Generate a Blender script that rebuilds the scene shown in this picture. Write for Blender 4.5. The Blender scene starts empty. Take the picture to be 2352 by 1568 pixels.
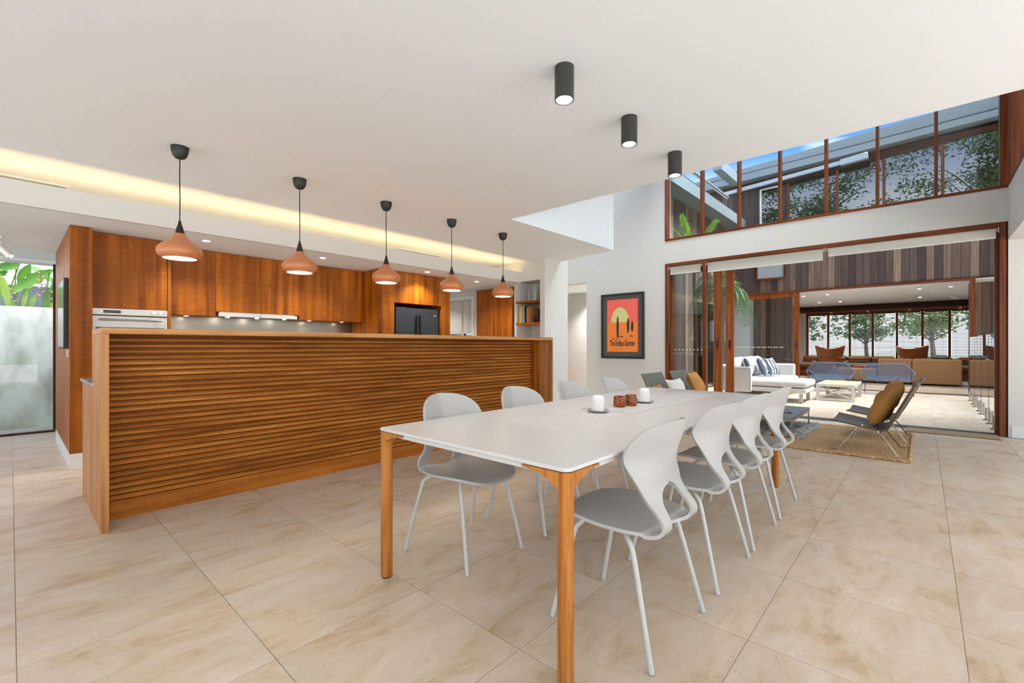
import bpy, math, random
from math import sin, cos, pi, radians, sqrt
from mathutils import Vector, Matrix
random.seed(7)
scene = bpy.context.scene
COL = scene.collection

# ------------------------------------------------------------------ camera
F_PX, HORIZON, YAW, EYE = 1043.26, 794.24, 0.735882, 1.125
cam_data = bpy.data.cameras.new('camera'); cam = bpy.data.objects.new('camera', cam_data); COL.objects.link(cam)
cam_data.sensor_fit = 'HORIZONTAL'; cam_data.sensor_width = 36.0
cam_data.lens = F_PX / 2352 * 36.0
cam_data.shift_y = (HORIZON - 784) / 2352
cam_data.clip_start = 0.05; cam_data.clip_end = 500
cam.location = (0, 0, EYE); cam.rotation_euler = (pi/2, 0, YAW - pi/2)
scene.camera = cam

# ------------------------------------------------------------------ world, sun, exposure
SKY_STRENGTH, SUN_STRENGTH, EXPOSURE = 1.30, 11.0, 0.90
vs = scene.view_settings
vs.view_transform = 'Standard'; vs.look = 'None'; vs.gamma = 1.0; vs.use_curve_mapping = False; vs.exposure = EXPOSURE
scene.display_settings.display_device = 'sRGB'
world = bpy.data.worlds.new('sky'); scene.world = world; world.use_nodes = True
wn, wl = world.node_tree.nodes, world.node_tree.links
wn.clear()
w_out = wn.new('ShaderNodeOutputWorld'); w_bg = wn.new('ShaderNodeBackground')
w_tc = wn.new('ShaderNodeTexCoord'); w_sep = wn.new('ShaderNodeSeparateXYZ'); w_ramp = wn.new('ShaderNodeValToRGB')
wl.new(w_tc.outputs['Generated'], w_sep.inputs[0]); wl.new(w_sep.outputs['Z'], w_ramp.inputs[0])
e = w_ramp.color_ramp.elements
e[0].position = 0.0; e[0].color = (0.92, 0.95, 1.0, 1)
e[1].position = 1.0; e[1].color = (0.36, 0.50, 0.80, 1)
k = e.new(0.25); k.color = (0.74, 0.82, 0.98, 1)
k = e.new(0.345); k.color = (0.07, 0.21, 0.56, 1)
k = e.new(0.60); k.color = (0.16, 0.32, 0.68, 1)
# thin cloud streaks
w_map = wn.new('ShaderNodeMapping'); w_map.inputs['Scale'].default_value = (1.5, 1.5, 5.0)
w_noise = wn.new('ShaderNodeTexNoise'); w_noise.inputs['Scale'].default_value = 2.2; w_noise.inputs['Detail'].default_value = 6
w_cr = wn.new('ShaderNodeValToRGB'); w_cr.color_ramp.elements[0].position = .56; w_cr.color_ramp.elements[1].position = .8
w_mix = wn.new('ShaderNodeMix'); w_mix.data_type = 'RGBA'
wl.new(w_tc.outputs['Generated'], w_map.inputs[0]); wl.new(w_map.outputs[0], w_noise.inputs['Vector'])
wl.new(w_noise.outputs['Fac'], w_cr.inputs[0]); wl.new(w_cr.outputs[0], w_mix.inputs[0])
wl.new(w_ramp.outputs[0], w_mix.inputs[6]); w_mix.inputs[7].default_value = (1.0, 1.0, 1.0, 1)
wl.new(w_mix.outputs[2], w_bg.inputs[0]); w_bg.inputs[1].default_value = SKY_STRENGTH
wl.new(w_bg.outputs[0], w_out.inputs[0])
sun_d = bpy.data.lights.new('sun', 'SUN'); sun = bpy.data.objects.new('sun', sun_d); COL.objects.link(sun)
sun_d.energy = SUN_STRENGTH; sun_d.angle = radians(50); sun_d.color = (0.965, 0.985, 1.0)
sun.rotation_euler = Vector((-0.06, 0.85, -1.5)).to_track_quat('-Z', 'Y').to_euler()
sun.location = (10, -10, 20)

# ------------------------------------------------------------------ materials
def S(r, g, b):
    def c(v):
        v /= 255.0
        return v/12.92 if v <= .04045 else ((v+.055)/1.055)**2.4
    return (c(r), c(g), c(b), 1)
MATS = {}
def base(name):
    m = bpy.data.materials.new(name); m.use_nodes = True
    n, l = m.node_tree.nodes, m.node_tree.links
    n.clear()
    out = n.new('ShaderNodeOutputMaterial'); p = n.new('ShaderNodeBsdfPrincipled')
    l.new(p.outputs[0], out.inputs[0])
    MATS[name] = m
    return m, n, l, p, out
def plain(name, col, rough=.5, metal=0, spec=.5, bump=0, bscale=60, coat=0, var=0, vscale=3):
    m, n, l, p, out = base(name)
    p.inputs['Base Color'].default_value = col; p.inputs['Roughness'].default_value = rough
    p.inputs['Metallic'].default_value = metal; p.inputs['Specular IOR Level'].default_value = spec
    p.inputs['Coat Weight'].default_value = coat
    tc = n.new('ShaderNodeTexCoord')
    no = n.new('ShaderNodeTexNoise'); no.inputs['Scale'].default_value = vscale; no.inputs['Detail'].default_value = 4
    l.new(tc.outputs['Object'], no.inputs['Vector'])
    mr = n.new('ShaderNodeMapRange'); mr.inputs[3].default_value = 1-var; mr.inputs[4].default_value = 1+var
    l.new(no.outputs['Fac'], mr.inputs[0])
    hs = n.new('ShaderNodeHueSaturation'); hs.inputs['Color'].default_value = col
    l.new(mr.outputs[0], hs.inputs['Value']); l.new(hs.outputs[0], p.inputs['Base Color'])
    if bump:
        nb = n.new('ShaderNodeTexNoise'); nb.inputs['Scale'].default_value = bscale; nb.inputs['Detail'].default_value = 3
        l.new(tc.outputs['Object'], nb.inputs['Vector'])
        b = n.new('ShaderNodeBump'); b.inputs['Strength'].default_value = bump; b.inputs['Distance'].default_value = .01
        l.new(nb.outputs['Fac'], b.inputs['Height']); l.new(b.outputs[0], p.inputs['Normal'])
    return m
def emit(name, col, strength):
    m, n, l, p, out = base(name)
    p.inputs['Base Color'].default_value = col
    p.inputs['Emission Color'].default_value = col; p.inputs['Emission Strength'].default_value = strength
    return m
def wood(name, cols, axis='X', scale=1.0, rough=.38, figure=0.0, coat=0.0, spread=.12):
    """grain along an object axis; each object is shifted to its own piece of timber"""
    m, n, l, p, out = base(name)
    tc = n.new('ShaderNodeTexCoord'); oi = n.new('ShaderNodeObjectInfo')
    off = n.new('ShaderNodeVectorMath'); off.operation = 'MULTIPLY_ADD'
    off.inputs[1].default_value = (37.0, 53.0, 71.0)
    cb = n.new('ShaderNodeCombineXYZ')
    for i in range(3): l.new(oi.outputs['Random'], cb.inputs[i])
    l.new(cb.outputs[0], off.inputs[0]); l.new(tc.outputs['Object'], off.inputs[2])
    mp = n.new('ShaderNodeMapping')
    sc = {'X': (1.2, 22, 22), 'Y': (22, 1.2, 22), 'Z': (22, 22, 1.2)}[axis]
    mp.inputs['Scale'].default_value = tuple(v*scale for v in sc)
    l.new(off.outputs[0], mp.inputs[0])
    n1 = n.new('ShaderNodeTexNoise'); n1.inputs['Scale'].default_value = 1.0; n1.inputs['Detail'].default_value = 6; n1.inputs['Distortion'].default_value = .6
    l.new(mp.outputs[0], n1.inputs['Vector'])
    rp = n.new('ShaderNodeValToRGB')
    el = rp.color_ramp.elements
    el[0].position = .30; el[0].color = cols[0]; el[1].position = .72; el[1].color = cols[-1]
    for i, c in enumerate(cols[1:-1]):
        q = el.new(.30 + .42*(i+1)/(len(cols)-1)); q.color = c
    l.new(n1.outputs['Fac'], rp.inputs[0])
    hs = n.new('ShaderNodeHueSaturation'); l.new(rp.outputs[0], hs.inputs['Color'])
    mr = n.new('ShaderNodeMapRange'); mr.inputs[3].default_value = 1-spread; mr.inputs[4].default_value = 1+spread
    l.new(oi.outputs['Random'], mr.inputs[0])
    val = mr.outputs[0]
    if figure:
        mp2 = n.new('ShaderNodeMapping')
        mp2.inputs['Scale'].default_value = {'X': (30, 6, 6), 'Y': (6, 30, 6), 'Z': (7, 7, 34)}[axis]
        mp2.inputs['Rotation'].default_value = (.25, .25, .2)
        l.new(off.outputs[0], mp2.inputs[0])
        n2 = n.new('ShaderNodeTexNoise'); n2.inputs['Scale'].default_value = 1.2; n2.inputs['Detail'].default_value = 2
        l.new(mp2.outputs[0], n2.inputs['Vector'])
        n3 = n.new('ShaderNodeTexNoise'); n3.inputs['Scale'].default_value = 3.0
        l.new(off.outputs[0], n3.inputs['Vector'])
        mm = n.new('ShaderNodeMath'); mm.operation = 'MULTIPLY'; l.new(n2.outputs['Fac'], mm.inputs[0]); l.new(n3.outputs['Fac'], mm.inputs[1])
        m2 = n.new('ShaderNodeMapRange'); m2.inputs[1].default_value = .1; m2.inputs[2].default_value = .4
        m2.inputs[3].default_value = 1-figure; m2.inputs[4].default_value = 1+figure
        l.new(mm.outputs[0], m2.inputs[0])
        m3 = n.new('ShaderNodeMath'); m3.operation = 'MULTIPLY'; l.new(val, m3.inputs[0]); l.new(m2.outputs[0], m3.inputs[1]); val = m3.outputs[0]
    l.new(val, hs.inputs['Value']); l.new(hs.outputs[0], p.inputs['Base Color'])
    p.inputs['Specular IOR Level'].default_value = .2
    p.inputs['Roughness'].default_value = rough; p.inputs['Coat Weight'].default_value = coat; p.inputs['Coat Roughness'].default_value = .15
    b = n.new('ShaderNodeBump'); b.inputs['Strength'].default_value = .12; b.inputs['Distance'].default_value = .004
    l.new(n1.outputs['Fac'], b.inputs['Height']); l.new(b.outputs[0], p.inputs['Normal'])
    return m
def glass(name, tint=(1, 1, 1, 1), ior=1.5, rough=0.0, haze=0.0):
    m, n, l, p, out = base(name); n.remove(p)
    t = n.new('ShaderNodeBsdfTransparent'); t.inputs[0].default_value = tint
    g = n.new('ShaderNodeBsdfGlossy'); g.inputs['Roughness'].default_value = rough; g.inputs['Color'].default_value = (1, 1, 1, 1)
    f = n.new('ShaderNodeFresnel'); f.inputs['IOR'].default_value = ior
    mx = n.new('ShaderNodeMixShader')
    ge = n.new('ShaderNodeNewGeometry'); iv = n.new('ShaderNodeMath'); iv.operation = 'SUBTRACT'; iv.inputs[0].default_value = 1.0
    l.new(ge.outputs['Backfacing'], iv.inputs[1]); mu = n.new('ShaderNodeMath'); mu.operation = 'MULTIPLY'
    l.new(f.outputs[0], mu.inputs[0]); l.new(iv.outputs[0], mu.inputs[1])       # only the outer face of a pane reflects
    l.new(mu.outputs[0], mx.inputs[0]); l.new(t.outputs[0], mx.inputs[1]); l.new(g.outputs[0], mx.inputs[2])
    l.new(mx.outputs[0], out.inputs[0])
    return m

M = {}
M['wall'] = plain('white_paint', S(211, 208, 204), .6, bump=.02, bscale=220, var=.01)
M['ceil'] = plain('ceiling_paint', S(238, 243, 248), .7, var=.008)
M['skirt'] = plain('skirting_white', S(224, 224, 222), .45)
M['void'] = plain('void_paint', S(216, 213, 208), .6)
TEAK = [S(104, 52, 12), S(146, 80, 22), S(170, 98, 32), S(186, 114, 44)]
M['cab'] = wood('cabinet_veneer', [S(116, 56, 6), S(144, 76, 10), S(166, 92, 16), S(182, 106, 24)], 'Z', .55, .42, figure=.16, coat=0, spread=.09)
M['slat'] = wood('slat_timber', [S(130, 72, 20), S(166, 98, 34), S(185, 117, 46), S(202, 136, 62)], 'X', 1.0, .45, figure=.10, spread=.13)
M['barback'] = wood('slat_backing', [S(112, 62, 18), S(134, 76, 24)], 'X', 1.0, .6)
M['plinth'] = wood('plinth_timber', [S(142, 80, 22), S(168, 98, 30), S(184, 112, 42)], 'X', .9, .45, figure=.08)
M['bartop'] = wood('bar_top_timber', [S(176, 118, 66), S(198, 142, 88), S(212, 160, 104)], 'X', 1.2, .4, spread=.03)
M['endpan'] = wood('bar_end_timber', [S(150, 92, 42), S(180, 122, 68), S(200, 146, 92)], 'Z', .7, .4, spread=.05)
M['oak'] = wood('oak_leg', [S(150, 88, 34), S(182, 116, 52), S(200, 136, 70)], 'Z', 2.2, .5, spread=.04)
M['frame'] = wood('cedar_frame_upright', [S(84, 38, 16), S(112, 55, 25), S(132, 70, 36)], 'Z', .8, .4, coat=.1, spread=.08)
M['frameh'] = wood('cedar_frame_across', [S(84, 38, 16), S(112, 55, 25), S(132, 70, 36)], 'Y', .8, .4, coat=.1, spread=.08)
M['framelite'] = wood('cedar_leaf', [S(112, 56, 20), S(144, 76, 30), S(164, 94, 44)], 'Z', .8, .4, coat=.1, spread=.1)
M['shelf'] = wood('shelf_timber', [S(120, 58, 16), S(156, 82, 28), S(176, 100, 40)], 'Y', .8, .35, coat=.2)
M['louvre'] = wood('dark_louvre', [S(48, 28, 18), S(70, 42, 26), S(84, 54, 36)], 'Y', .8, .5)
M['bench'] = wood('daybed_timber', [S(92, 52, 28), S(120, 74, 44)], 'Y', .8, .5)
M['whitetop'] = plain('table_white', S(208, 205, 202), .32, var=.004)
M['chair'] = plain('chair_white', S(178, 176, 173), .42, var=.004)
M['chairleg'] = plain('chair_leg_white', S(192, 193, 187), .35)
M['black'] = plain('matt_black', S(30, 31, 31), .5)
M['blackgloss'] = plain('gloss_black', S(14, 14, 16), .12)
M['darkwood'] = wood('smoked_wood', [S(34, 28, 24), S(52, 42, 36), S(62, 50, 42)], 'Z', 3, .4)
M['copper'] = plain('terracotta_copper', S(194, 124, 82), .4, metal=.12, bump=.03, bscale=300)
M['cord'] = plain('black_cord', S(26, 26, 26), .6)
M['cylinder'] = plain('anthracite', S(58, 58, 58), .38, metal=.3)
M['steel'] = plain('brushed_steel', S(178, 176, 172), .3, metal=1, var=.02)
M['steeldk'] = plain('satin_steel', S(150, 142, 132), .32, metal=1)
M['chrome'] = plain('chrome', S(215, 215, 215), .12, metal=1)
M['ovenfront'] = plain('oven_front', S(196, 194, 190), .38, metal=.6)
M['hood'] = plain('hood_front', S(205, 203, 200), .35, metal=.35)
M['fridge'] = plain('black_steel_fridge', S(66, 68, 72), .36, metal=.55)
M['mat'] = plain('poster_mat', S(78, 74, 72), .3, coat=.3)
M['coral'] = plain('print_coral', S(247, 106, 92), .5)
M['orange'] = plain('print_orange', S(246, 134, 52), .5)
M['lime'] = plain('print_pale', S(216, 210, 140), .5)
M['ink'] = plain('print_ink', S(44, 34, 32), .6)
M['candle'] = plain('wax', S(228, 226, 222), .5, spec=.3)
M['blind'] = plain('blind_cloth', S(200, 195, 187), .8, bump=.05, bscale=500)
M['blindrail'] = plain('blind_rail', S(216, 212, 206), .5)
M['leather'] = plain('grey_leather', S(106, 106, 98), .38, bump=.05, bscale=80, var=.1, vscale=5)
M['leatheredge'] = plain('leather_edge', S(92, 72, 48), .6)
M['ochre'] = plain('ochre_linen', S(170, 118, 56), .85, bump=.25, bscale=30, var=.12, vscale=6)
M['linen'] = plain('pale_linen', S(196, 192, 184), .9, bump=.15, bscale=40)
M['sofawhite'] = plain('white_upholstery', S(192, 190, 186), .85, bump=.05, bscale=120)
M['piping'] = plain('grey_piping', S(120, 120, 118), .7)
M['tan'] = plain('tan_suede', S(152, 114, 78), .8, bump=.05, bscale=200, var=.06, vscale=8)
M['cognac'] = plain('cognac_leather', S(146, 82, 38), .38, var=.08, vscale=4)
M['cognacdk'] = plain('cognac_side', S(84, 62, 48), .7)
M['sage'] = plain('sage_fabric', S(106, 118, 108), .9, bump=.2, bscale=20)
M['wire'] = plain('blue_grey_wire', S(116, 138, 164), .4, metal=.2)
M['wireleg'] = plain('dark_blue_leg', S(58, 66, 82), .4)
M['whitemetal'] = plain('white_outdoor_frame', S(194, 191, 183), .45)
M['teakslat'] = wood('pale_teak', [S(196, 164, 120), S(214, 184, 142), S(226, 200, 160)], 'Y', 2, .6)
M['daybedseat'] = plain('daybed_seat', S(150, 128, 108), .9)
M['fence'] = glass('fence_glass', (.94, .97, .96, 1))
M['pane'] = glass('window_pane', (.93, .96, .96, 1))
M['panetint'] = glass('tinted_pane', (.50, .66, .68, 1))
M['paneup'] = glass('upper_pane', (.40, .43, .43, 1), ior=2.7)
M['vase'] = glass('vase_glass', (.97, .98, .98, 1), ior=1.5)
M['fascia'] = plain('roof_metal', S(128, 136, 142), .45, metal=.2, var=.05, vscale=1.2)
M['fasciadk'] = plain('roof_metal_dark', S(52, 58, 64), .5)
M['silver'] = plain('silver_pipe', S(186, 190, 194), .3, metal=.7)
M['upstairs'] = plain('upstairs_wall', S(196, 194, 190), .7)
M['book1'] = plain('book_yellow', S(232, 178, 40), .6); M['book2'] = plain('book_cream', S(222, 208, 176), .6)
M['book3'] = plain('book_teal', S(74, 160, 160), .6); M['book4'] = plain('book_pink', S(206, 176, 164), .6)
M['book5'] = plain('book_navy', S(34, 40, 48), .6); M['book6'] = plain('book_orange', S(196, 120, 70), .6)
M['book7'] = plain('book_dark', S(26, 24, 26), .5); M['book8'] = plain('book_tan', S(176, 128, 70), .6)
M['bowl'] = wood('bowl_wood', [S(58, 30, 18), S(88, 48, 28)], 'X', 3, .5)
M['paper'] = plain('paper', S(226, 222, 212), .8)
M['jute_dark'] = plain('mat_edge', S(120, 104, 60), .95)
M['shag'] = plain('grey_shag', S(164, 164, 160), 1.0, bump=.9, bscale=60, var=.35, vscale=60)
M['lamp'] = emit('lamp_glow', (1.0, .92, .80, 1), 10.0)
M['lampwhite'] = emit('downlight_glow', (1.0, .97, .92, 1), 30.0)
M['cove'] = emit('cove_led', (1.0, .68, .33, 1), 10.0)
M['warmstrip'] = emit('wall_lamp_glow', (1.0, .62, .2, 1), 4.0)
M['socket'] = plain('socket_white', S(228, 228, 226), .4)
M['soil'] = plain('soil', S(70, 58, 46), .95)
M['lawn'] = plain('lawn', S(120, 140, 84), .95, var=.2, vscale=1)
M['bounce_terrace'] = plain('bounce_terrace_stone', S(226, 223, 216), .8, var=.03)
M['sand'] = plain('sand', S(214, 208, 196), .95, var=.04)
M['trunk'] = plain('bark', S(92, 80, 66), .9, bump=.5, bscale=20, var=.2)

def leafmat(name, c0, c1, rough=.45, trans=.35):
    m, n, l, p, out = base(name)
    tc = n.new('ShaderNodeTexCoord'); no = n.new('ShaderNodeTexNoise'); no.inputs['Scale'].default_value = 4.0
    l.new(tc.outputs['Object'], no.inputs['Vector'])
    oi = n.new('ShaderNodeObjectInfo')
    ad = n.new('ShaderNodeMath'); ad.operation = 'MULTIPLY_ADD'; ad.inputs[1].default_value = .4
    l.new(oi.outputs['Random'], ad.inputs[0]); l.new(no.outputs['Fac'], ad.inputs[2])
    rp = n.new('ShaderNodeValToRGB'); rp.color_ramp.elements[0].position = .4; rp.color_ramp.elements[1].position = .95
    rp.color_ramp.elements[0].color = c0; rp.color_ramp.elements[1].color = c1
    l.new(ad.outputs[0], rp.inputs[0]); l.new(rp.outputs[0], p.inputs['Base Color']); p.inputs['Roughness'].default_value = rough
    tr = n.new('ShaderNodeBsdfTranslucent'); l.new(rp.outputs[0], tr.inputs[0])
    mx = n.new('ShaderNodeMixShader'); mx.inputs[0].default_value = trans
    l.new(p.outputs[0], mx.inputs[1]); l.new(tr.outputs[0], mx.inputs[2]); l.new(mx.outputs[0], out.inputs[0])
    return m
M['palm'] = leafmat('palm_leaf', S(56, 104, 34), S(150, 184, 50))
M['palmdk'] = leafmat('weeping_leaf', S(36, 66, 34), S(84, 122, 58), trans=.2)
M['banana'] = leafmat('broad_leaf', S(40, 86, 26), S(100, 146, 50), trans=.45)
M['varieg'] = leafmat('striped_leaf', S(66, 108, 28), S(140, 158, 56), trans=.4)
M['red'] = leafmat('heliconia_red', S(86, 20, 24), S(130, 40, 40), trans=.1)
M['tree'] = leafmat('tree_leaf', S(48, 70, 38), S(110, 128, 76), .7)

def travertine(name='travertine', tint=1.0):
    m, n, l, p, out = base(name)
    tc = n.new('ShaderNodeTexCoord'); oi = n.new('ShaderNodeObjectInfo')
    cb = n.new('ShaderNodeCombineXYZ')
    for i in range(3): l.new(oi.outputs['Random'], cb.inputs[i])
    off = n.new('ShaderNodeVectorMath'); off.operation = 'MULTIPLY_ADD'; off.inputs[1].default_value = (41, 67, 13)
    l.new(cb.outputs[0], off.inputs[0]); l.new(tc.outputs['Object'], off.inputs[2])
    def noise(scale, detail, dist=0, rough=.5):
        mp = n.new('ShaderNodeMapping'); mp.inputs['Scale'].default_value = scale; l.new(off.outputs[0], mp.inputs[0])
        q = n.new('ShaderNodeTexNoise'); q.inputs['Scale'].default_value = 1; q.inputs['Detail'].default_value = detail
        q.inputs['Distortion'].default_value = dist; q.inputs['Roughness'].default_value = rough
        l.new(mp.outputs[0], q.inputs['Vector']); return q
    n1 = noise((2.6, 6.0, 3), 12, .6, .72); n2 = noise((44, 110, 60), 5, 0, .68); n3 = noise((1.1, 1.6, 1), 3)
    rp = n.new('ShaderNodeValToRGB'); el = rp.color_ramp.elements
    el[0].position = .30; el[0].color = S(182*tint, 150*tint, 112*tint); el[1].position = .66; el[1].color = S(219*tint, 204*tint, 187*tint)
    q = el.new(.45); q.color = S(208*tint, 187*tint, 161*tint)
    l.new(n1.outputs['Fac'], rp.inputs[0])
    pit = n.new('ShaderNodeMapRange'); pit.inputs[1].default_value = .33; pit.inputs[2].default_value = .42; pit.inputs[3].default_value = .80; pit.inputs[4].default_value = 1.0
    l.new(n2.outputs['Fac'], pit.inputs[0])
    v3 = n.new('ShaderNodeMapRange'); v3.inputs[1].default_value = .3; v3.inputs[2].default_value = .7; v3.inputs[3].default_value = .93; v3.inputs[4].default_value = 1.06
    l.new(n3.outputs['Fac'], v3.inputs[0])
    mm = n.new('ShaderNodeMath'); mm.operation = 'MULTIPLY'; l.new(pit.outputs[0], mm.inputs[0]); l.new(v3.outputs[0], mm.inputs[1])
    hs = n.new('ShaderNodeHueSaturation'); l.new(rp.outputs[0], hs.inputs['Color']); l.new(mm.outputs[0], hs.inputs['Value'])
    l.new(hs.outputs[0], p.inputs['Base Color'])
    p.inputs['Roughness'].default_value = .42; p.inputs['Specular IOR Level'].default_value = .35
    b = n.new('ShaderNodeBump'); b.inputs['Strength'].default_value = .08; b.inputs['Distance'].default_value = .003
    l.new(n2.outputs['Fac'], b.inputs['Height']); l.new(b.outputs[0], p.inputs['Normal'])
    return m
M['tile'] = travertine(tint=.985)
M['grout'] = plain('grout', S(190, 180, 166), .9)
M['concrete'] = None
def concrete():
    m, n, l, p, out = base('board_concrete')
    tc = n.new('ShaderNodeTexCoord'); mp = n.new('ShaderNodeMapping'); mp.inputs['Scale'].default_value = (4, 4, 2.2)
    l.new(tc.outputs['Object'], mp.inputs[0])
    a = n.new('ShaderNodeTexNoise'); a.inputs['Scale'].default_value = 1; a.inputs['Detail'].default_value = 8; l.new(mp.outputs[0], a.inputs['Vector'])
    rp = n.new('ShaderNodeValToRGB'); el = rp.color_ramp.elements
    el[0].position = .35; el[0].color = S(166, 160, 150); el[1].position = .62; el[1].color = S(208, 208, 203)
    l.new(a.outputs['Fac'], rp.inputs[0]); l.new(rp.outputs[0], p.inputs['Base Color']); p.inputs['Roughness'].default_value = .9
    return m
M['concrete'] = concrete()
def jute(name, c0, c1, su, sv):
    m, n, l, p, out = base(name)
    tc = n.new('ShaderNodeTexCoord')
    w1 = n.new('ShaderNodeTexWave'); w1.wave_type = 'BANDS'; w1.bands_direction = 'Y'; w1.inputs['Scale'].default_value = su; w1.inputs['Distortion'].default_value = 1.5
    w2 = n.new('ShaderNodeTexWave'); w2.wave_type = 'BANDS'; w2.bands_direction = 'X'; w2.inputs['Scale'].default_value = sv; w2.inputs['Distortion'].default_value = 2.5
    for w in (w1, w2): l.new(tc.outputs['Object'], w.inputs['Vector'])
    mm = n.new('ShaderNodeMath'); mm.operation = 'MULTIPLY'; l.new(w1.outputs['Fac'], mm.inputs[0]); l.new(w2.outputs['Fac'], mm.inputs[1])
    rp = n.new('ShaderNodeValToRGB'); rp.color_ramp.elements[0].color = c0; rp.color_ramp.elements[1].color = c1; rp.color_ramp.elements[1].position = .55
    l.new(mm.outputs[0], rp.inputs[0]); l.new(rp.outputs[0], p.inputs['Base Color']); p.inputs['Roughness'].default_value = .95
    b = n.new('ShaderNodeBump'); b.inputs['Strength'].default_value = .8; b.inputs['Distance'].default_value = .008
    l.new(mm.outputs[0], b.inputs['Height']); l.new(b.outputs[0], p.inputs['Normal'])
    return m
M['jute'] = jute('jute_weave', S(168, 124, 76), S(238, 206, 158), 22, 14)
M['seagrass'] = jute('mat_weave', S(170, 146, 112), S(206, 186, 152), 40, 40)
def cladmat():
    m, n, l, p, out = base('weathered_cladding')
    tc = n.new('ShaderNodeTexCoord'); oi = n.new('ShaderNodeObjectInfo')
    rp = n.new('ShaderNodeValToRGB'); el = rp.color_ramp.elements; rp.color_ramp.interpolation = 'LINEAR'
    el[0].position = 0; el[0].color = S(70, 54, 49); el[1].position = 1; el[1].color = S(152, 124, 100)
    for q, c in ((.3, S(84, 67, 61)), (.6, S(103, 82, 70)), (.85, S(126, 102, 84))):
        z = el.new(q); z.color = c
    l.new(oi.outputs['Random'], rp.inputs[0])
    cb = n.new('ShaderNodeCombineXYZ')
    for i in range(3): l.new(oi.outputs['Random'], cb.inputs[i])
    off = n.new('ShaderNodeVectorMath'); off.operation = 'MULTIPLY_ADD'; off.inputs[1].default_value = (31, 17, 23)
    l.new(cb.outputs[0], off.inputs[0]); l.new(tc.outputs['Object'], off.inputs[2])
    mp = n.new('ShaderNodeMapping'); mp.inputs['Scale'].default_value = (26, 26, 1.6); l.new(off.outputs[0], mp.inputs[0])
    a = n.new('ShaderNodeTexNoise'); a.inputs['Scale'].default_value = 1; a.inputs['Detail'].default_value = 6; l.new(mp.outputs[0], a.inputs['Vector'])
    mr = n.new('ShaderNodeMapRange'); mr.inputs[1].default_value = .3; mr.inputs[2].default_value = .7; mr.inputs[3].default_value = .75; mr.inputs[4].default_value = 1.25
    l.new(a.outputs['Fac'], mr.inputs[0])
    hs = n.new('ShaderNodeHueSaturation'); l.new(rp.outputs[0], hs.inputs['Color']); l.new(mr.outputs[0], hs.inputs['Value'])
    l.new(hs.outputs[0], p.inputs['Base Color']); p.inputs['Roughness'].default_value = .75
    b = n.new('ShaderNodeBump'); b.inputs['Strength'].default_value = .2; b.inputs['Distance'].default_value = .004
    l.new(a.outputs['Fac'], b.inputs['Height']); l.new(b.outputs[0], p.inputs['Normal'])
    return m
M['clad'] = cladmat()
def runnermat():
    m, n, l, p, out = base('runner_loops')
    tc = n.new('ShaderNodeTexCoord')
    vo = n.new('ShaderNodeTexVoronoi'); vo.feature = 'DISTANCE_TO_EDGE'; vo.inputs['Scale'].default_value = 9
    ns = n.new('ShaderNodeTexNoise'); ns.inputs['Scale'].default_value = 6
    ad = n.new('ShaderNodeMix'); ad.data_type = 'RGBA'; ad.blend_type = 'ADD'; ad.inputs[0].default_value = .10
    l.new(tc.outputs['Object'], ad.inputs[6]); l.new(tc.outputs['Object'], ns.inputs['Vector']); l.new(ns.outputs['Color'], ad.inputs[7])
    l.new(ad.outputs[2], vo.inputs['Vector'])
    rp = n.new('ShaderNodeValToRGB'); rp.color_ramp.elements[0].color = S(188, 186, 182); rp.color_ramp.elements[0].position = .004
    rp.color_ramp.elements[1].color = S(206, 203, 200); rp.color_ramp.elements[1].position = .022
    l.new(vo.outputs['Distance'], rp.inputs[0]); l.new(rp.outputs[0], p.inputs['Base Color']); p.inputs['Roughness'].default_value = .5
    return m
M['runner'] = runnermat()
def votivemat():
    m, n, l, p, out = base('banksia_pod')
    tc = n.new('ShaderNodeTexCoord'); vo = n.new('ShaderNodeTexVoronoi'); vo.inputs['Scale'].default_value = 48
    mp = n.new('ShaderNodeMapping'); mp.inputs['Scale'].default_value = (1, 1, 1.5); l.new(tc.outputs['Object'], mp.inputs[0]); l.new(mp.outputs[0], vo.inputs['Vector'])
    rp = n.new('ShaderNodeValToRGB'); rp.color_ramp.elements[0].position = .28; rp.color_ramp.elements[1].position = .42
    rp.color_ramp.elements[0].color = S(40, 18, 8); rp.color_ramp.elements[1].color = S(150, 78, 32)
    l.new(vo.outputs['Distance'], rp.inputs[0]); l.new(rp.outputs[0], p.inputs['Base Color']); p.inputs['Roughness'].default_value = .3
    b = n.new('ShaderNodeBump'); b.inputs['Strength'].default_value = .8; b.inputs['Distance'].default_value = .004
    l.new(vo.outputs['Distance'], b.inputs['Height']); l.new(b.outputs[0], p.inputs['Normal'])
    return m
M['votive'] = votivemat()
def stripemat():
    m, n, l, p, out = base('navy_stripe')
    tc = n.new('ShaderNodeTexCoord'); sp = n.new('ShaderNodeSeparateXYZ'); l.new(tc.outputs['Object'], sp.inputs[0])
    m1 = n.new('ShaderNodeMath'); m1.operation = 'MULTIPLY'; m1.inputs[1].default_value = 9.0; l.new(sp.outputs['X'], m1.inputs[0])
    m2 = n.new('ShaderNodeMath'); m2.operation = 'FRACT'; l.new(m1.outputs[0], m2.inputs[0])
    rp = n.new('ShaderNodeValToRGB'); rp.color_ramp.interpolation = 'CONSTANT'; el = rp.color_ramp.elements
    navy, white = S(66, 76, 92), S(222, 222, 220)
    el[0].position = 0; el[0].color = navy; el[1].position = .55; el[1].color = white
    for q, c in ((.72, navy), (.78, white), (.93, navy)): z = el.new(q); z.color = c
    l.new(m2.outputs[0], rp.inputs[0]); l.new(rp.outputs[0], p.inputs['Base Color']); p.inputs['Roughness'].default_value = .9
    return m
M['stripe'] = stripemat()

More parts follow.
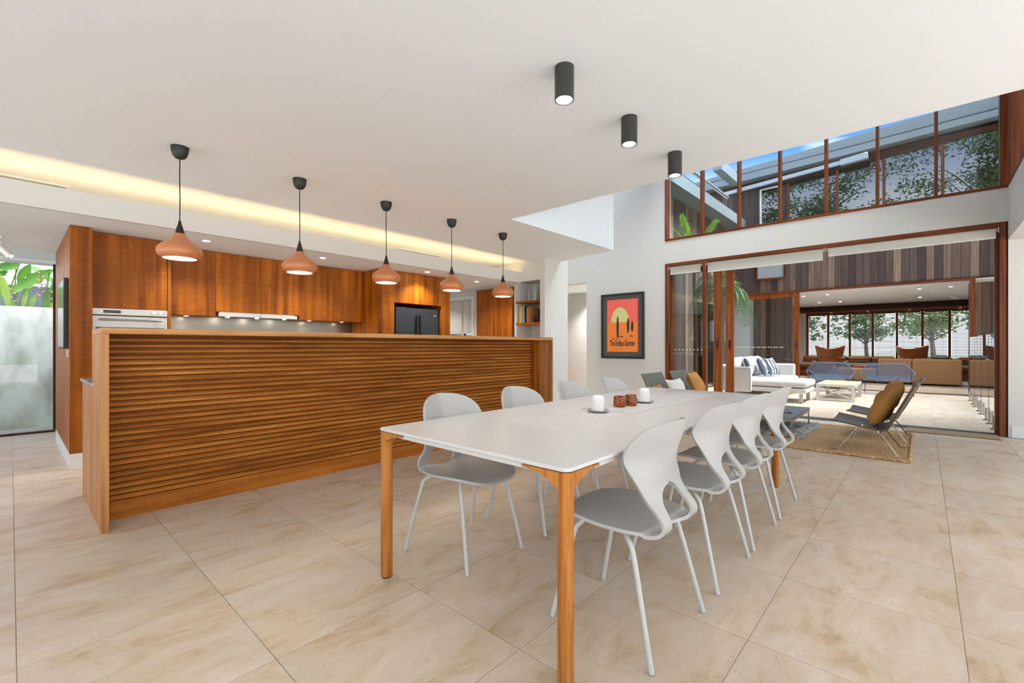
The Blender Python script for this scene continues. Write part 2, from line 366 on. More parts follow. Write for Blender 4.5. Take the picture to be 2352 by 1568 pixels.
# ------------------------------------------------------------------ geometry helpers
class MB:
    def __init__(s): s.v = []; s.f = []
    def add(s, vs_, fs):
        o = len(s.v); s.v += [tuple(p) for p in vs_]; s.f += [tuple(i+o for i in q) for q in fs]; return s
    def box(s, x0, x1, y0, y1, z0, z1):
        return s.add([(x0,y0,z0),(x1,y0,z0),(x1,y1,z0),(x0,y1,z0),(x0,y0,z1),(x1,y0,z1),(x1,y1,z1),(x0,y1,z1)],
                     [(0,3,2,1),(4,5,6,7),(0,1,5,4),(1,2,6,5),(2,3,7,6),(3,0,4,7)])
    def bar(s, a, b, w, t, up=(0,0,1)):
        """a squared bar from a to b, w wide (sideways) and t thick (along up)"""
        a, b = Vector(a), Vector(b); d = (b-a).normalized(); u = Vector(up)
        r = d.cross(u).normalized()*w/2; u = r.cross(d).normalized()*t/2
        return s.add([a-r-u, a+r-u, a+r+u, a-r+u, b-r-u, b+r-u, b+r+u, b-r+u],
                     [(0,1,2,3),(7,6,5,4),(0,4,5,1),(1,5,6,2),(2,6,7,3),(3,7,4,0)])
    def prism(s, poly, z0, z1, ax='z'):
        n = len(poly)
        def P(a, b, c): return {'z': (a, b, c), 'x': (c, a, b), 'y': (a, c, b)}[ax]
        return s.add([P(a, b, z0) for a, b in poly]+[P(a, b, z1) for a, b in poly],
                     [tuple(range(n-1, -1, -1)), tuple(range(n, 2*n))]+[(i, (i+1) % n, n+(i+1) % n, n+i) for i in range(n)])
    def tube(s, pts, r, n=8, caps=True):
        pts = [Vector(p) for p in pts]; rs = r if isinstance(r, (list, tuple)) else [r]*len(pts)
        t0 = (pts[1]-pts[0]).normalized(); ref = Vector((0,0,1)) if abs(t0.z) < .9 else Vector((1,0,0))
        u = t0.cross(ref).normalized(); rings = []; vsx = []
        for i, p in enumerate(pts):
            t = (pts[min(i+1, len(pts)-1)]-pts[max(i-1, 0)]).normalized()
            u = (u-t*u.dot(t)).normalized(); w = t.cross(u)
            for k in range(n):
                a = 2*pi*k/n; vsx.append(p+(u*cos(a)+w*sin(a))*rs[i])
        fs = []
        for i in range(len(pts)-1):
            for k in range(n):
                fs.append((i*n+k, i*n+(k+1) % n, (i+1)*n+(k+1) % n, (i+1)*n+k))
        if caps: fs += [tuple(range(n-1, -1, -1)), tuple(range((len(pts)-1)*n, len(pts)*n))]
        return s.add(vsx, fs)
    def lathe(s, prof, n=32, c=(0,0,0), closed=False):
        vsx = []; fs = []
        for r, z in prof:
            for k in range(n):
                a = 2*pi*k/n; vsx.append((c[0]+r*cos(a), c[1]+r*sin(a), c[2]+z))
        m = len(prof)
        for i in range(m-1 if not closed else m):
            j = (i+1) % m
            for k in range(n): fs.append((i*n+k, i*n+(k+1) % n, j*n+(k+1) % n, j*n+k))
        return s.add(vsx, fs)
    def cyl(s, x, y, z0, z1, r, n=20, r2=None):
        r2 = r if r2 is None else r2
        return s.lathe([(0.0005, z0), (r, z0), (r2, z1), (0.0005, z1)], n, (x, y, 0))
    def grid(s, rows, flip=False):
        n = len(rows[0]); vsx = [p for r in rows for p in r]; fs = []
        for i in range(len(rows)-1):
            for j in range(n-1):
                q = (i*n+j, i*n+j+1, (i+1)*n+j+1, (i+1)*n+j); fs.append(q[::-1] if flip else q)
        return s.add(vsx, fs)
    def mesh(s, name):
        me = bpy.data.meshes.new(name); me.from_pydata(s.v, [], s.f); me.update(); return me
    def build(s, name, mat, parent=None, smooth=False, bevel=0, seg=2, solid=0, sub=0, loc=None, rot=None):
        me = s.mesh(name); me.materials.append(M[mat] if isinstance(mat, str) else mat)
        o = bpy.data.objects.new(name, me); COL.objects.link(o)
        if parent is not None: o.parent = parent
        if loc: o.location = loc
        if rot: o.rotation_euler = rot
        if smooth:
            for p in me.polygons: p.use_smooth = True
            try: me.set_sharp_from_angle(angle=radians(42))
            except Exception: pass
        if solid:
            q = o.modifiers.new('thickness', 'SOLIDIFY'); q.thickness = solid; q.offset = 0
        if bevel:
            q = o.modifiers.new('edge', 'BEVEL'); q.width = bevel; q.segments = seg; q.limit_method = 'ANGLE'; q.angle_limit = radians(50)
            for p in me.polygons: p.use_smooth = True
            try: me.set_sharp_from_angle(angle=radians(60))
            except Exception: pass
        if sub:
            q = o.modifiers.new('soft', 'SUBSURF'); q.levels = sub; q.render_levels = sub
        return o
def B(*a): return MB().box(*a)
def tag(o, label, cat, group=None):
    o['label'] = label; o['category'] = cat
    if group: o['group'] = group
    return o
def T(name, label, cat, loc=(0,0,0), rz=0, group=None):
    o = bpy.data.objects.new(name, None); COL.objects.link(o); o.location = loc; o.rotation_euler = (0, 0, rz)
    o.empty_display_size = .1
    return tag(o, label, cat, group)
def struct(o, label=None):
    o['kind'] = 'structure'
    if label: o['label'] = label
    return o
def SE(name, label=None):
    o = bpy.data.objects.new(name, None); COL.objects.link(o); return struct(o, label)
def stuff(o): o['kind'] = 'stuff'; return o
def clone(root, loc, rz, label, group=None):
    r = root.copy(); COL.objects.link(r); r.location = loc; r.rotation_euler = (0, 0, rz); r['label'] = label
    if group: r['group'] = group
    for ch in root.children:
        c = ch.copy(); COL.objects.link(c); c.parent = r
        for g in ch.children:
            d = g.copy(); COL.objects.link(d); d.parent = c
    return r
def smoothstep(a, b, x):
    t = max(0, min(1, (x-a)/(b-a))); return t*t*(3-2*t)
def interp(tab, x):
    for (a, va), (b, vb) in zip(tab, tab[1:]):
        if x <= b:
            t = (x-a)/(b-a) if b > a else 0
            return va+(vb-va)*t
    return tab[-1][1]
def catmull(P, n):
    """smooth curve through rows of numbers, n samples per span"""
    out = []
    for i in range(len(P)-1):
        p0, p1, p2, p3 = P[max(i-1, 0)], P[i], P[i+1], P[min(i+2, len(P)-1)]
        for k in range(n):
            t = k/n
            out.append(tuple(.5*(2*b+(c-a)*t+(2*a-5*b+4*c-d)*t*t+(3*b-a-3*c+d)*t**3) for a, b, c, d in zip(p0, p1, p2, p3)))
    out.append(tuple(P[-1])); return out
def cushion(name, mat, w, h, t, parent=None, n=16, seed=1, pinch=.55):
    """a soft pillow lying in its local XZ plane, w wide, h high, t thick, corners pulled out to points"""
    rnd = random.Random(seed); b = MB()
    ph = [rnd.uniform(0, 6.28) for _ in range(6)]
    for side in (1, -1):
        rows = []
        for i in range(n+1):
            r = []
            for j in range(n+1):
                u, v = 2*i/n-1, 2*j/n-1
                e = (1-abs(u)**2.6)*(1-abs(v)**2.6)
                th = t/2*(max(0, 1-u**4)*max(0, 1-v**4))**.7
                sx = 1-pinch*.22*(1-abs(v)**2)*abs(u)**2 ; sz = 1-pinch*.22*(1-abs(u)**2)*abs(v)**2
                wr = .045*t*(sin(5*u+ph[0]+2*v)+sin(6*v+ph[1]-3*u)+.7*sin(11*u-7*v+ph[2]))*max(e, 0)
                r.append((u*w/2*sx, side*(th+wr), (v*h/2*sz)))
            rows.append(r)
        b.grid(rows, flip=side > 0)
    return b.build(name, mat, parent, smooth=True)

# ------------------------------------------------------------------ the room's main planes
ZC, ZK, XW, XB = 2.605, 2.235, 8.27, 14.5      # ceiling, kitchen soffit, door wall, far building
Y0, X0, XS, YP = 3.57, 3.92, 6.05, 4.735       # void edges, shelf wall, pillar face
YR = -0.775                                    # plane of the right-hand beam

# floor: slab and single tiles
slab = struct(B(-4.5, 8.62, -4.5, 8.75, -.2, -.003).build('floor', 'grout'), 'beige travertine tiled floor')
TX, TY = .6265, .6125
def visible(x, y):
    r = x*sin(YAW)-y*cos(YAW); d = x*cos(YAW)+y*sin(YAW)
    if d < .35: return False
    px, py = 1176+F_PX*r/d, HORIZON+F_PX*EYE/d
    return -60 < px < 2412 and py < 1700
tile_mesh = B(0, TX-.003, 0, TY-.003, -.012, 0).mesh('tile'); tile_mesh.materials.append(M['tile'])
nt = 0; rest = MB()
for i in range(-7, 14):
    for j in range(-7, 15):
        x, y = .014+i*TX, -.115+j*TY
        if x+TX > 8.52: continue
        if y > 5.2 and x > .45 and x < 4.3: continue
        if y > 4.9 and x > 5.9: continue
        if not any(visible(x+a*TX, y+c*TY) for a in (0, .5, 1) for c in (0, .5, 1)):
            rest.box(x+.002, x+TX-.001, y+.002, y+TY-.001, -.012, 0); continue
        o = bpy.data.objects.new('tile', tile_mesh); COL.objects.link(o); o.location = (x+.002, y+.002, 0); o.parent = slab; nt += 1
stuff_tiles = rest.build('more_tiles', 'tile', slab); stuff_tiles['kind'] = 'stuff'
# walls
def wall(name, b, mat='wall'): return struct(b.build(name, mat))
b = MB()
b.box(XW, XW+.25, 3.60, 5.34, 0, 4.95); b.box(XW, XW+.25, 5.34, 8.6, 2.487, 4.95); b.box(XW, XW+.25, 6.3, 8.6, 0, 2.487)
b.box(XW, XW+.25, YR, 3.60, 2.668, 3.085)
b.box(XW, XW+.25, -4.6, YR-.002, 0, 4.95)
wall('wall_window', b)
struct(B(XW-.012, XW, -4.5, YR-.03, 0, .14).build('baseboard_right', 'skirt'))
# right beam with its clerestory above, low ceiling past it
b = MB(); b.box(X0, XW, YR-.22, YR, 2.433, 3.085); wall('wall_beam', b)
struct(B(X0, XW, -4.6, YR-.22, 2.48, 2.75).build('ceiling_side', 'ceil'))
# ceiling slab and the volume above it
b = MB()
b.prism([(-4.6, -4.6), (X0, -4.6), (X0, Y0), (6.26, Y0-.02), (6.50, YP), (6.50, 6.10), (-4.6, 6.10)], ZC, 4.95)
wall('ceiling', b, 'ceil')
b = MB(); b.box(X0-.3, 7.35, -2.5, 8.6, 4.951, 5.15); b.box(8.15, XW+.9, -2.5, 8.6, 4.951, 5.15); b.box(7.35, 8.15, -2.5, -.3, 4.951, 5.15); b.box(7.35, 8.15, 3.3, 3.7, 4.951, 5.15)
wall('ceiling_void', b, 'void')
w0 = SE('added_skylight', 'added unseen skylight brightening the tall strip by the window wall')  # unseen skylight, added to light the void and the pillar side
for y0, y1 in ((-.3, 3.3), (3.7, 8.6)): B(7.35, 8.15, y0, y1, 5.10, 5.11).build('pane', 'pane', w0)
# kitchen soffit with its cove lip
b = MB(); b.prism([(5.30, ZK), (8.6, ZK), (8.6, ZC+.1), (6.102, ZC+.1), (6.102, 2.29), (5.30, 2.29)], -4.6, XS-.001, 'x')
wall('ceiling_kitchen', b, 'ceil')
struct(B(-4.6, XS-.001, 5.26, 5.299, ZK, 2.425).build('trim_4', 'wall'))
struct(B(-4.6, XS+.6, 6.11, 9.5, ZC+.101, 2.85).build('ceiling_shade_roof', 'fasciadk'))  # unseen roof added so its eave shades the garden wall
# shelf wall block with niche
b = MB()
b.box(XS, 6.72, YP, 4.836, 0, 4.95); b.box(XS, 6.72, 4.836, 5.37, 0, .92); b.box(XS, 6.72, 4.836, 5.37, 2.258, 4.95)
b.box(6.45, 6.72, 4.836, 5.37, .92, 2.258); b.box(XS, 6.72, 5.37, 6.50, 0, 4.95)
b.box(XS, 6.72, 6.50, 7.35, 0, 1.32); b.box(XS, 6.72, 6.50, 7.35, 2.06, 4.95); b.box(XS, 6.72, 7.35, 8.6, 0, 4.95)
wall('wall_shelf', b)
# kitchen wall behind the cabinets, far wall
b = MB(); b.box(.52, 4.85, 6.56, 7.55, 0, ZK-.001); b.box(4.85, 6.72, 8.5, 8.7, 0, ZK-.001); b.box(6.72, XW, 8.5, 8.7, 0, 4.95); wall('wall_kitchen', b)
wall('wall_left', B(-4.6, -1.9, 8.46, 8.7, 0, ZK))
struct(B(-1.9, .45, 8.44, 8.7, 2.195, ZK).build('trim_1', 'skirt'))
# hall behind the pillar
b = MB(); b.box(9.9, 10.1, 4.8, 8.6, 0, 2.6); b.box(XW+.25, 9.9, 4.98, 5.10, 0, 2.6); b.box(XW+.25, 9.9, 8.4, 8.6, 0, 2.6); wall('wall_hall', b, 'void')
struct(B(XW+.25, 9.9, 5.1, 8.4, 2.487, 2.6).build('ceiling_hall', 'ceil'))
struct(B(XW+.25, 9.9, 5.1, 8.4, -.1, -.002).build('floor_hall', 'tile'))
# outside ground
struct(B(-60, 90, -70, 70, -.5, -.25).build('ground', 'lawn'))
b = MB(); b.box(-24, 8.6, -24, -4.5, -.25, -.03); b.box(-11, -4.5, -4.5, 12, -.25, -.03); wall('ground_bounce_terrace', b, 'bounce_terrace')  # unseen pale terrace, added to bounce sunlight onto the ceilings

# ------------------------------------------------------------------ windows and doors of the door wall
def frame_member(parent, name, *a, mat='frame'): return B(*a).build(name, mat, parent, bevel=.003, seg=1)
w1 = SE('window_1', 'clerestory window of seven tall panes in a cedar frame above the sliding doors')
ys = [3.566, 2.936, 2.322, 1.711, 1.093, .486, -.126, -.735]
frame_member(w1, 'sill', XW-.01, XW+.13, -.775, 3.60, 3.085, 3.125, mat='frameh')
frame_member(w1, 'head', XW-.01, XW+.13, -.775, 3.60, 4.85, 4.95, mat='frameh')
for i, y in enumerate(ys):
    if i == 0: frame_member(w1, 'stile', XW-.01, XW+.13, y, 3.60, 3.125, 4.85)
    elif i == 7: frame_member(w1, 'stile', XW-.01, XW+.13, -.775, y+.03, 3.125, 4.85)
    else: frame_member(w1, 'mullion', XW-.005, XW+.13, y-.018, y+.018, 3.125, 4.85)
    if i < 7: B(XW+.085, XW+.095, ys[i+1]+.02, y-.02, 3.125, 4.85).build('pane', 'pane', w1)
w2 = SE('window_2', 'clerestory window returning along the beam on the right')
frame_member(w2, 'sill', X0, XW-.01, YR-.13, YR+.01, 3.085, 3.115, mat='frameh')
frame_member(w2, 'head', X0, XW-.01, YR-.13, YR+.01, 4.85, 4.95, mat='frameh')
for x in (8.13, 7.95, 7.2, 6.5, 5.8, 5.1, 4.4):
    frame_member(w2, 'mullion', x-.03, x+.03, YR-.13, YR+.01, 3.115, 4.85)
for x0, x1 in ((7.98, 8.10), (7.23, 7.92), (6.53, 7.17), (5.83, 6.47), (5.13, 5.77), (4.43, 5.07)):
    B(x0, x1, YR-.08, YR-.07, 3.115, 4.85).build('pane', 'pane', w2)
struct(B(X0, XW+1.0, -2.4, YR-.13, 4.86, 5.0).build('trim_sun_eave', 'fascia'))  # unseen eave added to keep direct sun out of the side clerestory

d1 = SE('door_1', 'wide cedar sliding door opened to the courtyard')
frame_member(d1, 'jamb', XW-.012, XW+.25, 3.54, 3.595, 0, 2.665)
frame_member(d1, 'jamb', XW-.012, XW+.25, -.76, -.703, 0, 2.665)
frame_member(d1, 'head', XW-.012, XW+.25, -.703, 3.54, 2.61, 2.665, mat='frameh')
frame_member(d1, 'mullion', XW-.012, XW+.10, 2.855, 2.915, 0, 2.61)
frame_member(d1, 'inner_jamb', XW+.10, XW+.20, -.703, -.672, 0, 2.61)
B(XW, XW+.25, -.70, 3.54, -.01, .004).build('threshold', 'fasciadk', d1)
fx = B(XW+.05, XW+.06, 2.92, 3.50, .05, 2.58).build('fixed_pane', 'pane', d1)
B(XW+.03, XW+.08, 3.50, 3.535, 0, 2.6).build('pane_bead', 'frame', d1)
def leaf(x, ya, yb, first):
    """sliding leaf between ya<yb; the stile at ya shows in the opening"""
    o = B(x-.02, x+.02, ya, ya+.13, .02, 2.60).build('leaf_stile', 'framelite', d1, bevel=.003, seg=1)
    B(x-.02, x+.02, yb-.04, yb, .02, 2.60).build('leaf_stile', 'framelite', d1)
    B(x-.018, x+.018, ya+.13, yb-.04, .02, .14).build('leaf_rail', 'frameh', d1)
    B(x-.018, x+.018, ya+.13, yb-.04, 2.47, 2.60).build('leaf_rail', 'frameh', d1)
    B(x-.004, x+.004, ya+.13, yb-.04, .14, 2.47).build('leaf_pane', 'pane', d1)
    c = MB(); yc = ya+.065
    pts = [(yc+.018*cos(t), 1.21+.018*sin(t)) for t in [pi*k/8 for k in range(9)]]+[(yc+.018*cos(t), 1.09+.018*sin(t)) for t in [pi+pi*k/8 for k in range(9)]]
    c.prism(pts, x-.0215, x-.0195, 'x'); c.build('flush_pull', 'louvre', o)
leaf(XW+.10, 2.62, 3.535, 1); leaf(XW+.16, 2.435, 3.535, 0)
# roller blinds
def blind(y0, y1, z, label):
    t = T('roller_blind', label, 'blind', (XW+.02, (y0+y1)/2, z), 0, 'roller blinds over the sliding door')
    h = (y1-y0)/2
    B(-.004, .004, -h+.02, h-.02, 0, 2.59-z).build('cloth', 'blind', t)
    MB().tube([(.02, -h+.01, 2.585-z), (.02, h-.01, 2.585-z)], .024, 12).build('roller', 'blind', t, smooth=True)
    B(-.008, .008, -h+.02, h-.02, -.014, .006).build('bottom_rail', 'blindrail', t, bevel=.003)
    for s in (-1, 1): B(-.02, .05, s*h-.006, s*h+.006, 2.54-z, 2.61-z).build('bracket', 'chrome', t)
    return t
t = blind(2.93, 3.53, 2.465, 'short pale roller blind over the fixed glass panel')
MB().tube([(-.02, .29, -1.32), (-.02, .29, .1)], .004, 6).build('pull_chain', 'steeldk', t)
blind(1.112, 2.85, 2.44, 'pale roller blind hung lowest, over the stacked sliding leaves')
blind(-.695, 1.085, 2.485, 'long pale roller blind at the right of the sliding door')
# side glass wall on the left
w3 = SE('window_3', 'frameless glass wall at the end of the passage')
for x0, x1 in ((-1.9, -1.1), (-1.09, .37)): B(x0, x1, 8.47, 8.482, .02, 2.195).build('pane', 'pane', w3)
B(-1.9, .40, 8.45, 8.50, 0, .025).build('channel', 'louvre', w3)
B(.375, .41, 8.44, 8.50, 0, 2.195).build('stile', 'louvre', w3)
# small window past the fridge
w4 = SE('window_4', 'small white window with roller blinds past the fridge')
B(XS-.012, XS+.05, 6.48, 6.54, 1.28, 2.10).build('stile', 'skirt', w4); B(XS-.012, XS+.05, 7.31, 7.37, 1.28, 2.10).build('stile', 'skirt', w4)
B(XS-.012, XS+.05, 6.54, 7.31, 2.045, 2.10).build('head', 'skirt', w4)
B(XS-.012, XS+.05, 6.54, 7.31, 1.28, 1.335).build('sill', 'shelf', w4)
B(XS+.10, XS+.14, 6.86, 6.89, 1.335, 2.045).build('mullion', 'black', w4)
B(XS+.12, XS+.125, 6.54, 7.31, 1.335, 2.045).build('pane', 'pane', w4)
B(XS+.06, XS+.064, 6.55, 6.845, 1.37, 2.045).build('blind_cloth', 'blind', w4); B(XS+.06, XS+.064, 6.90, 7.30, 1.37, 2.045).build('blind_cloth', 'blind', w4)

# ------------------------------------------------------------------ breakfast bar
bar = T('breakfast_bar', 'long timber breakfast bar faced with horizontal slats', 'bar counter', (.365, 3.642, 0))
BL, BD = 4.466, 1.06                      # length, depth of the bench part
B(0, BL, 0, .46, 1.199, 1.235).build('bar_top', 'bartop', bar, bevel=.002, seg=1)
ep = MB(); ep.prism([(0, 0), (.46, 0), (.46, .875), (BD, .875), (BD, 0)][::1], 0, 1, 'x')
def end_panel(x0, x1, name):
    b = MB(); b.prism([(0, 0), (BD, 0), (BD, .86), (.46, .86), (.46, 1.199), (0, 1.199)], x0, x1, 'x')
    return b.build(name, 'endpan', bar, bevel=.002, seg=1)
end_panel(0, .036, 'end_panel'); end_panel(BL-.036, BL, 'end_panel')
B(.036, BL-.036, .262, .285, .12, 1.199).build('backing_board', 'barback', bar)
B(.036, BL-.036, .243, .40, 0, .118).build('plinth', 'plinth', bar)
B(.036, BL-.036, .285, .46, .118, 1.199).build('upper_carcass', 'barback', bar)
B(.036, BL-.036, .46, BD, .10, .86).build('bench_carcass', 'cab', bar)
B(-.012, BL+.012, .40, BD+.02, .86, .882).build('bench_top', 'steel', bar, bevel=.002, seg=1)
NS = 28; pitch = (1.190-.122)/NS
sl = MB().prism([(.240, .001), (.264, 0), (.264, pitch*.70), (.256, pitch*.70), (.239, pitch*.40)], .037, BL-.037, 'x').mesh('slat'); sl.materials.append(M['slat'])
for i in range(NS):
    o = bpy.data.objects.new('slat', sl); COL.objects.link(o); o.parent = bar; o.location = (0, 0, .124+i*pitch)
B(BL-.15, BL-.037, .20, .238, .0, 1.199).build('return_panel', 'cab', bar)

# ------------------------------------------------------------------ tall end unit with the wall screen
def cabinet(name, label, loc, group=None): return T(name, label, 'cabinet', loc, 0, group)
t = cabinet('tall_end_cabinet', 'tall timber cabinet closing the left end of the kitchen', (.363, 5.782, 0))
B(0, .155, 0, 1.90, .135, ZK-.003).build('carcass', 'cab', t, bevel=.0015, seg=1)
B(.0, .155, .004, 1.90, 0, .135).build('kickboard', 'skirt', t)
B(-.010, 0, .16, .20, 1.02, 1.30).build('light_switch', 'socket', t)
s = T('wall_screen', 'slim black framed screen on the side of the tall cabinet', 'television', (.363, 5.90, 1.10))
B(-.032, -.002, 0, .72, 0, .66).build('casing', 'black', s, bevel=.003, seg=1); B(-.034, -.032, .015, .705, .015, .645).build('display', 'blackgloss', s)
# oven tower
t = cabinet('oven_cabinet', 'timber oven housing cabinet with one tall overhead door', (.518, 5.939, 0))
B(0, .63, .022, .62, .13, ZK-.003).build('carcass', 'cab', t)
B(.004, .596, 0, .021, 1.498, ZK-.006).build('door', 'cab', t, bevel=.0015, seg=1)
B(.004, .596, 0, .021, .14, .80).build('door', 'cab', t, bevel=.0015, seg=1)
B(.600, .630, -.004, .022, .13, ZK-.003).build('side_panel', 'cab', t, bevel=.0015, seg=1)
B(0, .63, .03, .62, 0, .13).build('kickboard', 'skirt', t)
ov = T('wall_oven', 'stainless built-in oven with a digital display and two knobs', 'oven', (.522, 5.939, .81))
B(0, .592, -.012, .021, 0, .612).build('oven_door', 'ovenfront', ov, bevel=.003)
B(.03, .562, -.015, -.012, .08, .50).build('oven_window', 'blackgloss', ov)
B(0, .592, -.020, .021, .62, .684).build('control_panel', 'ovenfront', ov, bevel=.003)
B(.085, .215, -.022, -.020, .638, .668).build('clock_display', 'blackgloss', ov)
for x in (.07, .23): MB().tube([(x, -.020, .653), (x, -.024, .653)], .008, 12).build('button', 'steel', ov, smooth=True)
for x in (.475, .53):
    k = MB().tube([(x, -.020, .652), (x, -.045, .652)], .013, 16).build('knob', 'chrome', ov, smooth=True)
    MB().box(x-.003, x+.003, -.054, -.045, .640, .664).build('knob_grip', 'chrome', k)
MB().tube([(.05, -.05, .575), (.542, -.05, .575)], .010, 10).build('door_handle', 'steel', ov, smooth=True)
for x in (.07, .52): MB().tube([(x, -.012, .575), (x, -.05, .575)], .006, 8).build('handle_post', 'steel', ov)
# overhead cupboards
xs = [1.150, 1.625, 2.113, 2.587, 3.057, 3.527]
where = ['beside the oven cabinet', 'over the left part of the range hood', 'over the right part of the range hood', 'second from the fridge housing', 'against the fridge housing']
for i in range(5):
    zb = 1.478 if i in (0, 3, 4) else 1.535
    t = cabinet('overhead_cabinet', 'timber overhead cupboard '+where[i], (xs[i], 6.178, zb), 'timber overhead cupboards along the kitchen wall')
    w = xs[i+1]-xs[i]
    B(0, w, .021, .38, 0, ZK-zb-.003).build('carcass', 'cab', t)
    B(.0015, w-.0015, 0, .020, -.004, ZK-zb-.006).build('door', 'cab', t, bevel=.0012, seg=1)
hd = T('range_hood', 'slim pale range hood slide under the overhead cupboards', 'range hood', (1.65, 6.168, 1.475))
B(0, .90, -.02, .03, 0, .045).build('front_strip', 'hood', hd, bevel=.002); B(.02, .88, .03, .36, .01, .058).build('body', 'steel', hd)
for x in (.12, .45, .78): MB().cyl(x, .10, -.004, .0, .022).build('hood_lamp', 'lampwhite', hd)
B(.43, .47, -.021, -.02, .018, .026).build('badge', 'steeldk', hd)
struct(B(1.15, 3.531, 6.53, 6.56, .9, 1.478).build('wall_splashback', 'steeldk'), 'stainless splashback')
# base cupboards (seen only past the bar)
for i in range(5):
    t = cabinet('base_cabinet', 'timber base cupboard under the worktop, '+['next to the oven cabinet', 'under the left hood lamp', 'under the right hood lamp', 'second from the fridge', 'against the fridge housing'][i], (xs[i], 5.96, 0), 'timber base cupboards')
    w = xs[i+1]-xs[i]
    B(0, w, .021, .56, .13, .86).build('carcass', 'cab', t); B(.002, w-.002, 0, .02, .14, .855).build('door', 'cab', t)
    B(0, w, .05, .56, 0, .13).build('kickboard', 'skirt', t)
tag(B(1.15, 3.531, 5.94, 6.53, .86, .90).build('worktop', 'steel'), 'stainless worktop along the kitchen wall', 'worktop')
# fridge housing
t = cabinet('fridge_housing', 'timber housing around the fridge with two overhead doors', (3.528, 5.763, 0))
B(0, .26, 0, .75, .13, ZK-.003).build('left_panel', 'cab', t, bevel=.0015, seg=1); B(1.151, 1.32, 0, .75, .13, ZK-.003).build('right_panel', 'cab', t, bevel=.0015, seg=1)
B(.26, 1.151, .021, .75, 1.765, ZK-.003).build('top_carcass', 'cab', t)
B(.262, .701, 0, .020, 1.767, ZK-.006).build('door', 'cab', t, bevel=.0012, seg=1); B(.704, 1.149, 0, .020, 1.767, ZK-.006).build('door', 'cab', t, bevel=.0012, seg=1)
B(0, .26, .03, .75, 0, .13).build('kickboard', 'skirt', t); B(1.151, 1.32, .03, .75, 0, .13).build('kickboard', 'skirt', t)
B(.26, 1.151, .60, .75, .0, 1.765).build('recess_back', 'black', t)
fr = T('fridge', 'dark grey french door fridge with black bar handles', 'fridge', (3.80, 5.80, 0))
B(.03, .84, .05, .55, .02, 1.705).build('casing', 'black', fr)
for (x0, x1) in ((.035, .431), (.437, .835)): B(x0, x1, 0, .05, .62, 1.71).build('door', 'fridge', fr, bevel=.008)
B(.035, .835, 0, .05, .05, .61).build('freezer_drawer', 'fridge', fr, bevel=.008)
for x in (.402, .466):
    h = MB().box(x-.013, x+.013, -.045, -.018, .75, 1.60).build('handle', 'black', fr, bevel=.004)
    for z in (.78, 1.57): MB().box(x-.009, x+.009, -.02, .002, z-.012, z+.012).build('handle_post', 'black', h)
B(.735, .785, -.002, 0, 1.60, 1.612).build('badge', 'chrome', fr)
# pantry cupboard on the shelf wall
t = cabinet('pantry_cabinet', 'tall two door timber pantry cupboard on the shelf wall', (XS, 5.43, 0))
B(-.03, -.002, 0, .92, .10, 2.19).build('carcass', 'louvre', t)
B(-.05, -.03, .002, .455, .10, 2.185).build('door', 'cab', t, bevel=.0012, seg=1); B(-.05, -.03, .459, .918, .10, 2.185).build('door', 'cab', t, bevel=.0012, seg=1)
# niche shelves and what stands on them
for z, lab in ((1.495, 'lower timber shelf of the niche carrying books and a bowl'), (1.875, 'upper timber shelf of the niche carrying glass vases')):
    t = T('niche_shelf', lab, 'shelf', (XS, 4.837, z), 0, 'timber shelves in the wall niche')
    B(.0, .398, 0, .532, 0, .032).build('board', 'shelf', t, bevel=.002); B(-.006, 0, 0, .54, -.004, .036).build('front_lipping', 'shelf', t)
def book(x, y, w, h, d, mat, label):
    t = T('book', label, 'book', (x, y, 1.527), 0, 'books on the lower niche shelf')
    m = MB(); m.box(0, d, 0, .002, 0, h); m.box(0, d, w-.002, w, 0, h); m.box(0, .003, 0, w, 0, h); m.build('cover', mat, t)
    B(.003, d-.004, .002, w-.002, .003, h-.003).build('pages', 'paper', t)
yb = 5.330
for w, h, m, lab in ((.042, .30, 'book1', 'thick yellow cookbook at the left end of the shelf'), (.022, .29, 'book2', 'cream book beside the yellow one'), (.024, .30, 'book3', 'teal spined book beside the cream one'),
                     (.030, .305, 'book4', 'pale pink book beside the teal one'), (.022, .30, 'book5', 'slim dark navy book left of centre'), (.026, .29, 'book7', 'black book beside the navy one'),
                     (.040, .275, 'book6', 'orange brown book in the middle of the row'), (.030, .28, 'book8', 'tall tan book leaning by the black box book')):
    yb -= w+.002; book(XS+.02, yb, w, h, .22, M[m], lab)
t = T('book', 'large square black book standing face out behind the bowl', 'book', (XS+.22, 4.885, 1.527), -.12, 'books on the lower niche shelf')
B(0, .03, 0, .17, 0, .24).build('cover', 'book7', t); B(-.001, 0, .06, .11, .16, .165).build('title_line', 'book2', t)
t = T('wooden_bowl', 'dark turned wooden bowl on the lower niche shelf', 'bowl', (XS+.105, 4.94, 1.5275))
MB().lathe([(.001, .004), (.045, .006), (.075, .04), (.092, .105), (.088, .105), (.07, .045), (.04, .014), (.001, .012)], 28).build('body', 'bowl', t, smooth=True)
MB().lathe([(.001, 0), (.04, 0), (.042, .008), (.001, .008)], 20).build('foot', 'bowl', t)
for y, r, h, lab in ((5.20, .052, .21, 'short clear glass vase at the left of the upper shelf'), (5.05, .066, .31, 'tall clear glass vase in the middle of the upper shelf'), (4.91, .060, .29, 'clear glass vase at the right end of the upper shelf')):
    t = T('glass_vase', lab, 'vase', (XS+.13, y, 1.907), 0, 'glass vases in the niche')
    MB().lathe([(.001, .001), (r*.97, .001), (r, .012), (r, h), (r-.005, h), (r-.005, .02), (.001, .016)], 26).build('wall', 'vase', t, smooth=True)
    MB().lathe([(r-.006, h-.003), (r+.001, h-.003), (r+.001, h+.002), (r-.006, h+.002)], 26, closed=True).build('rim', 'vase', t, smooth=True)
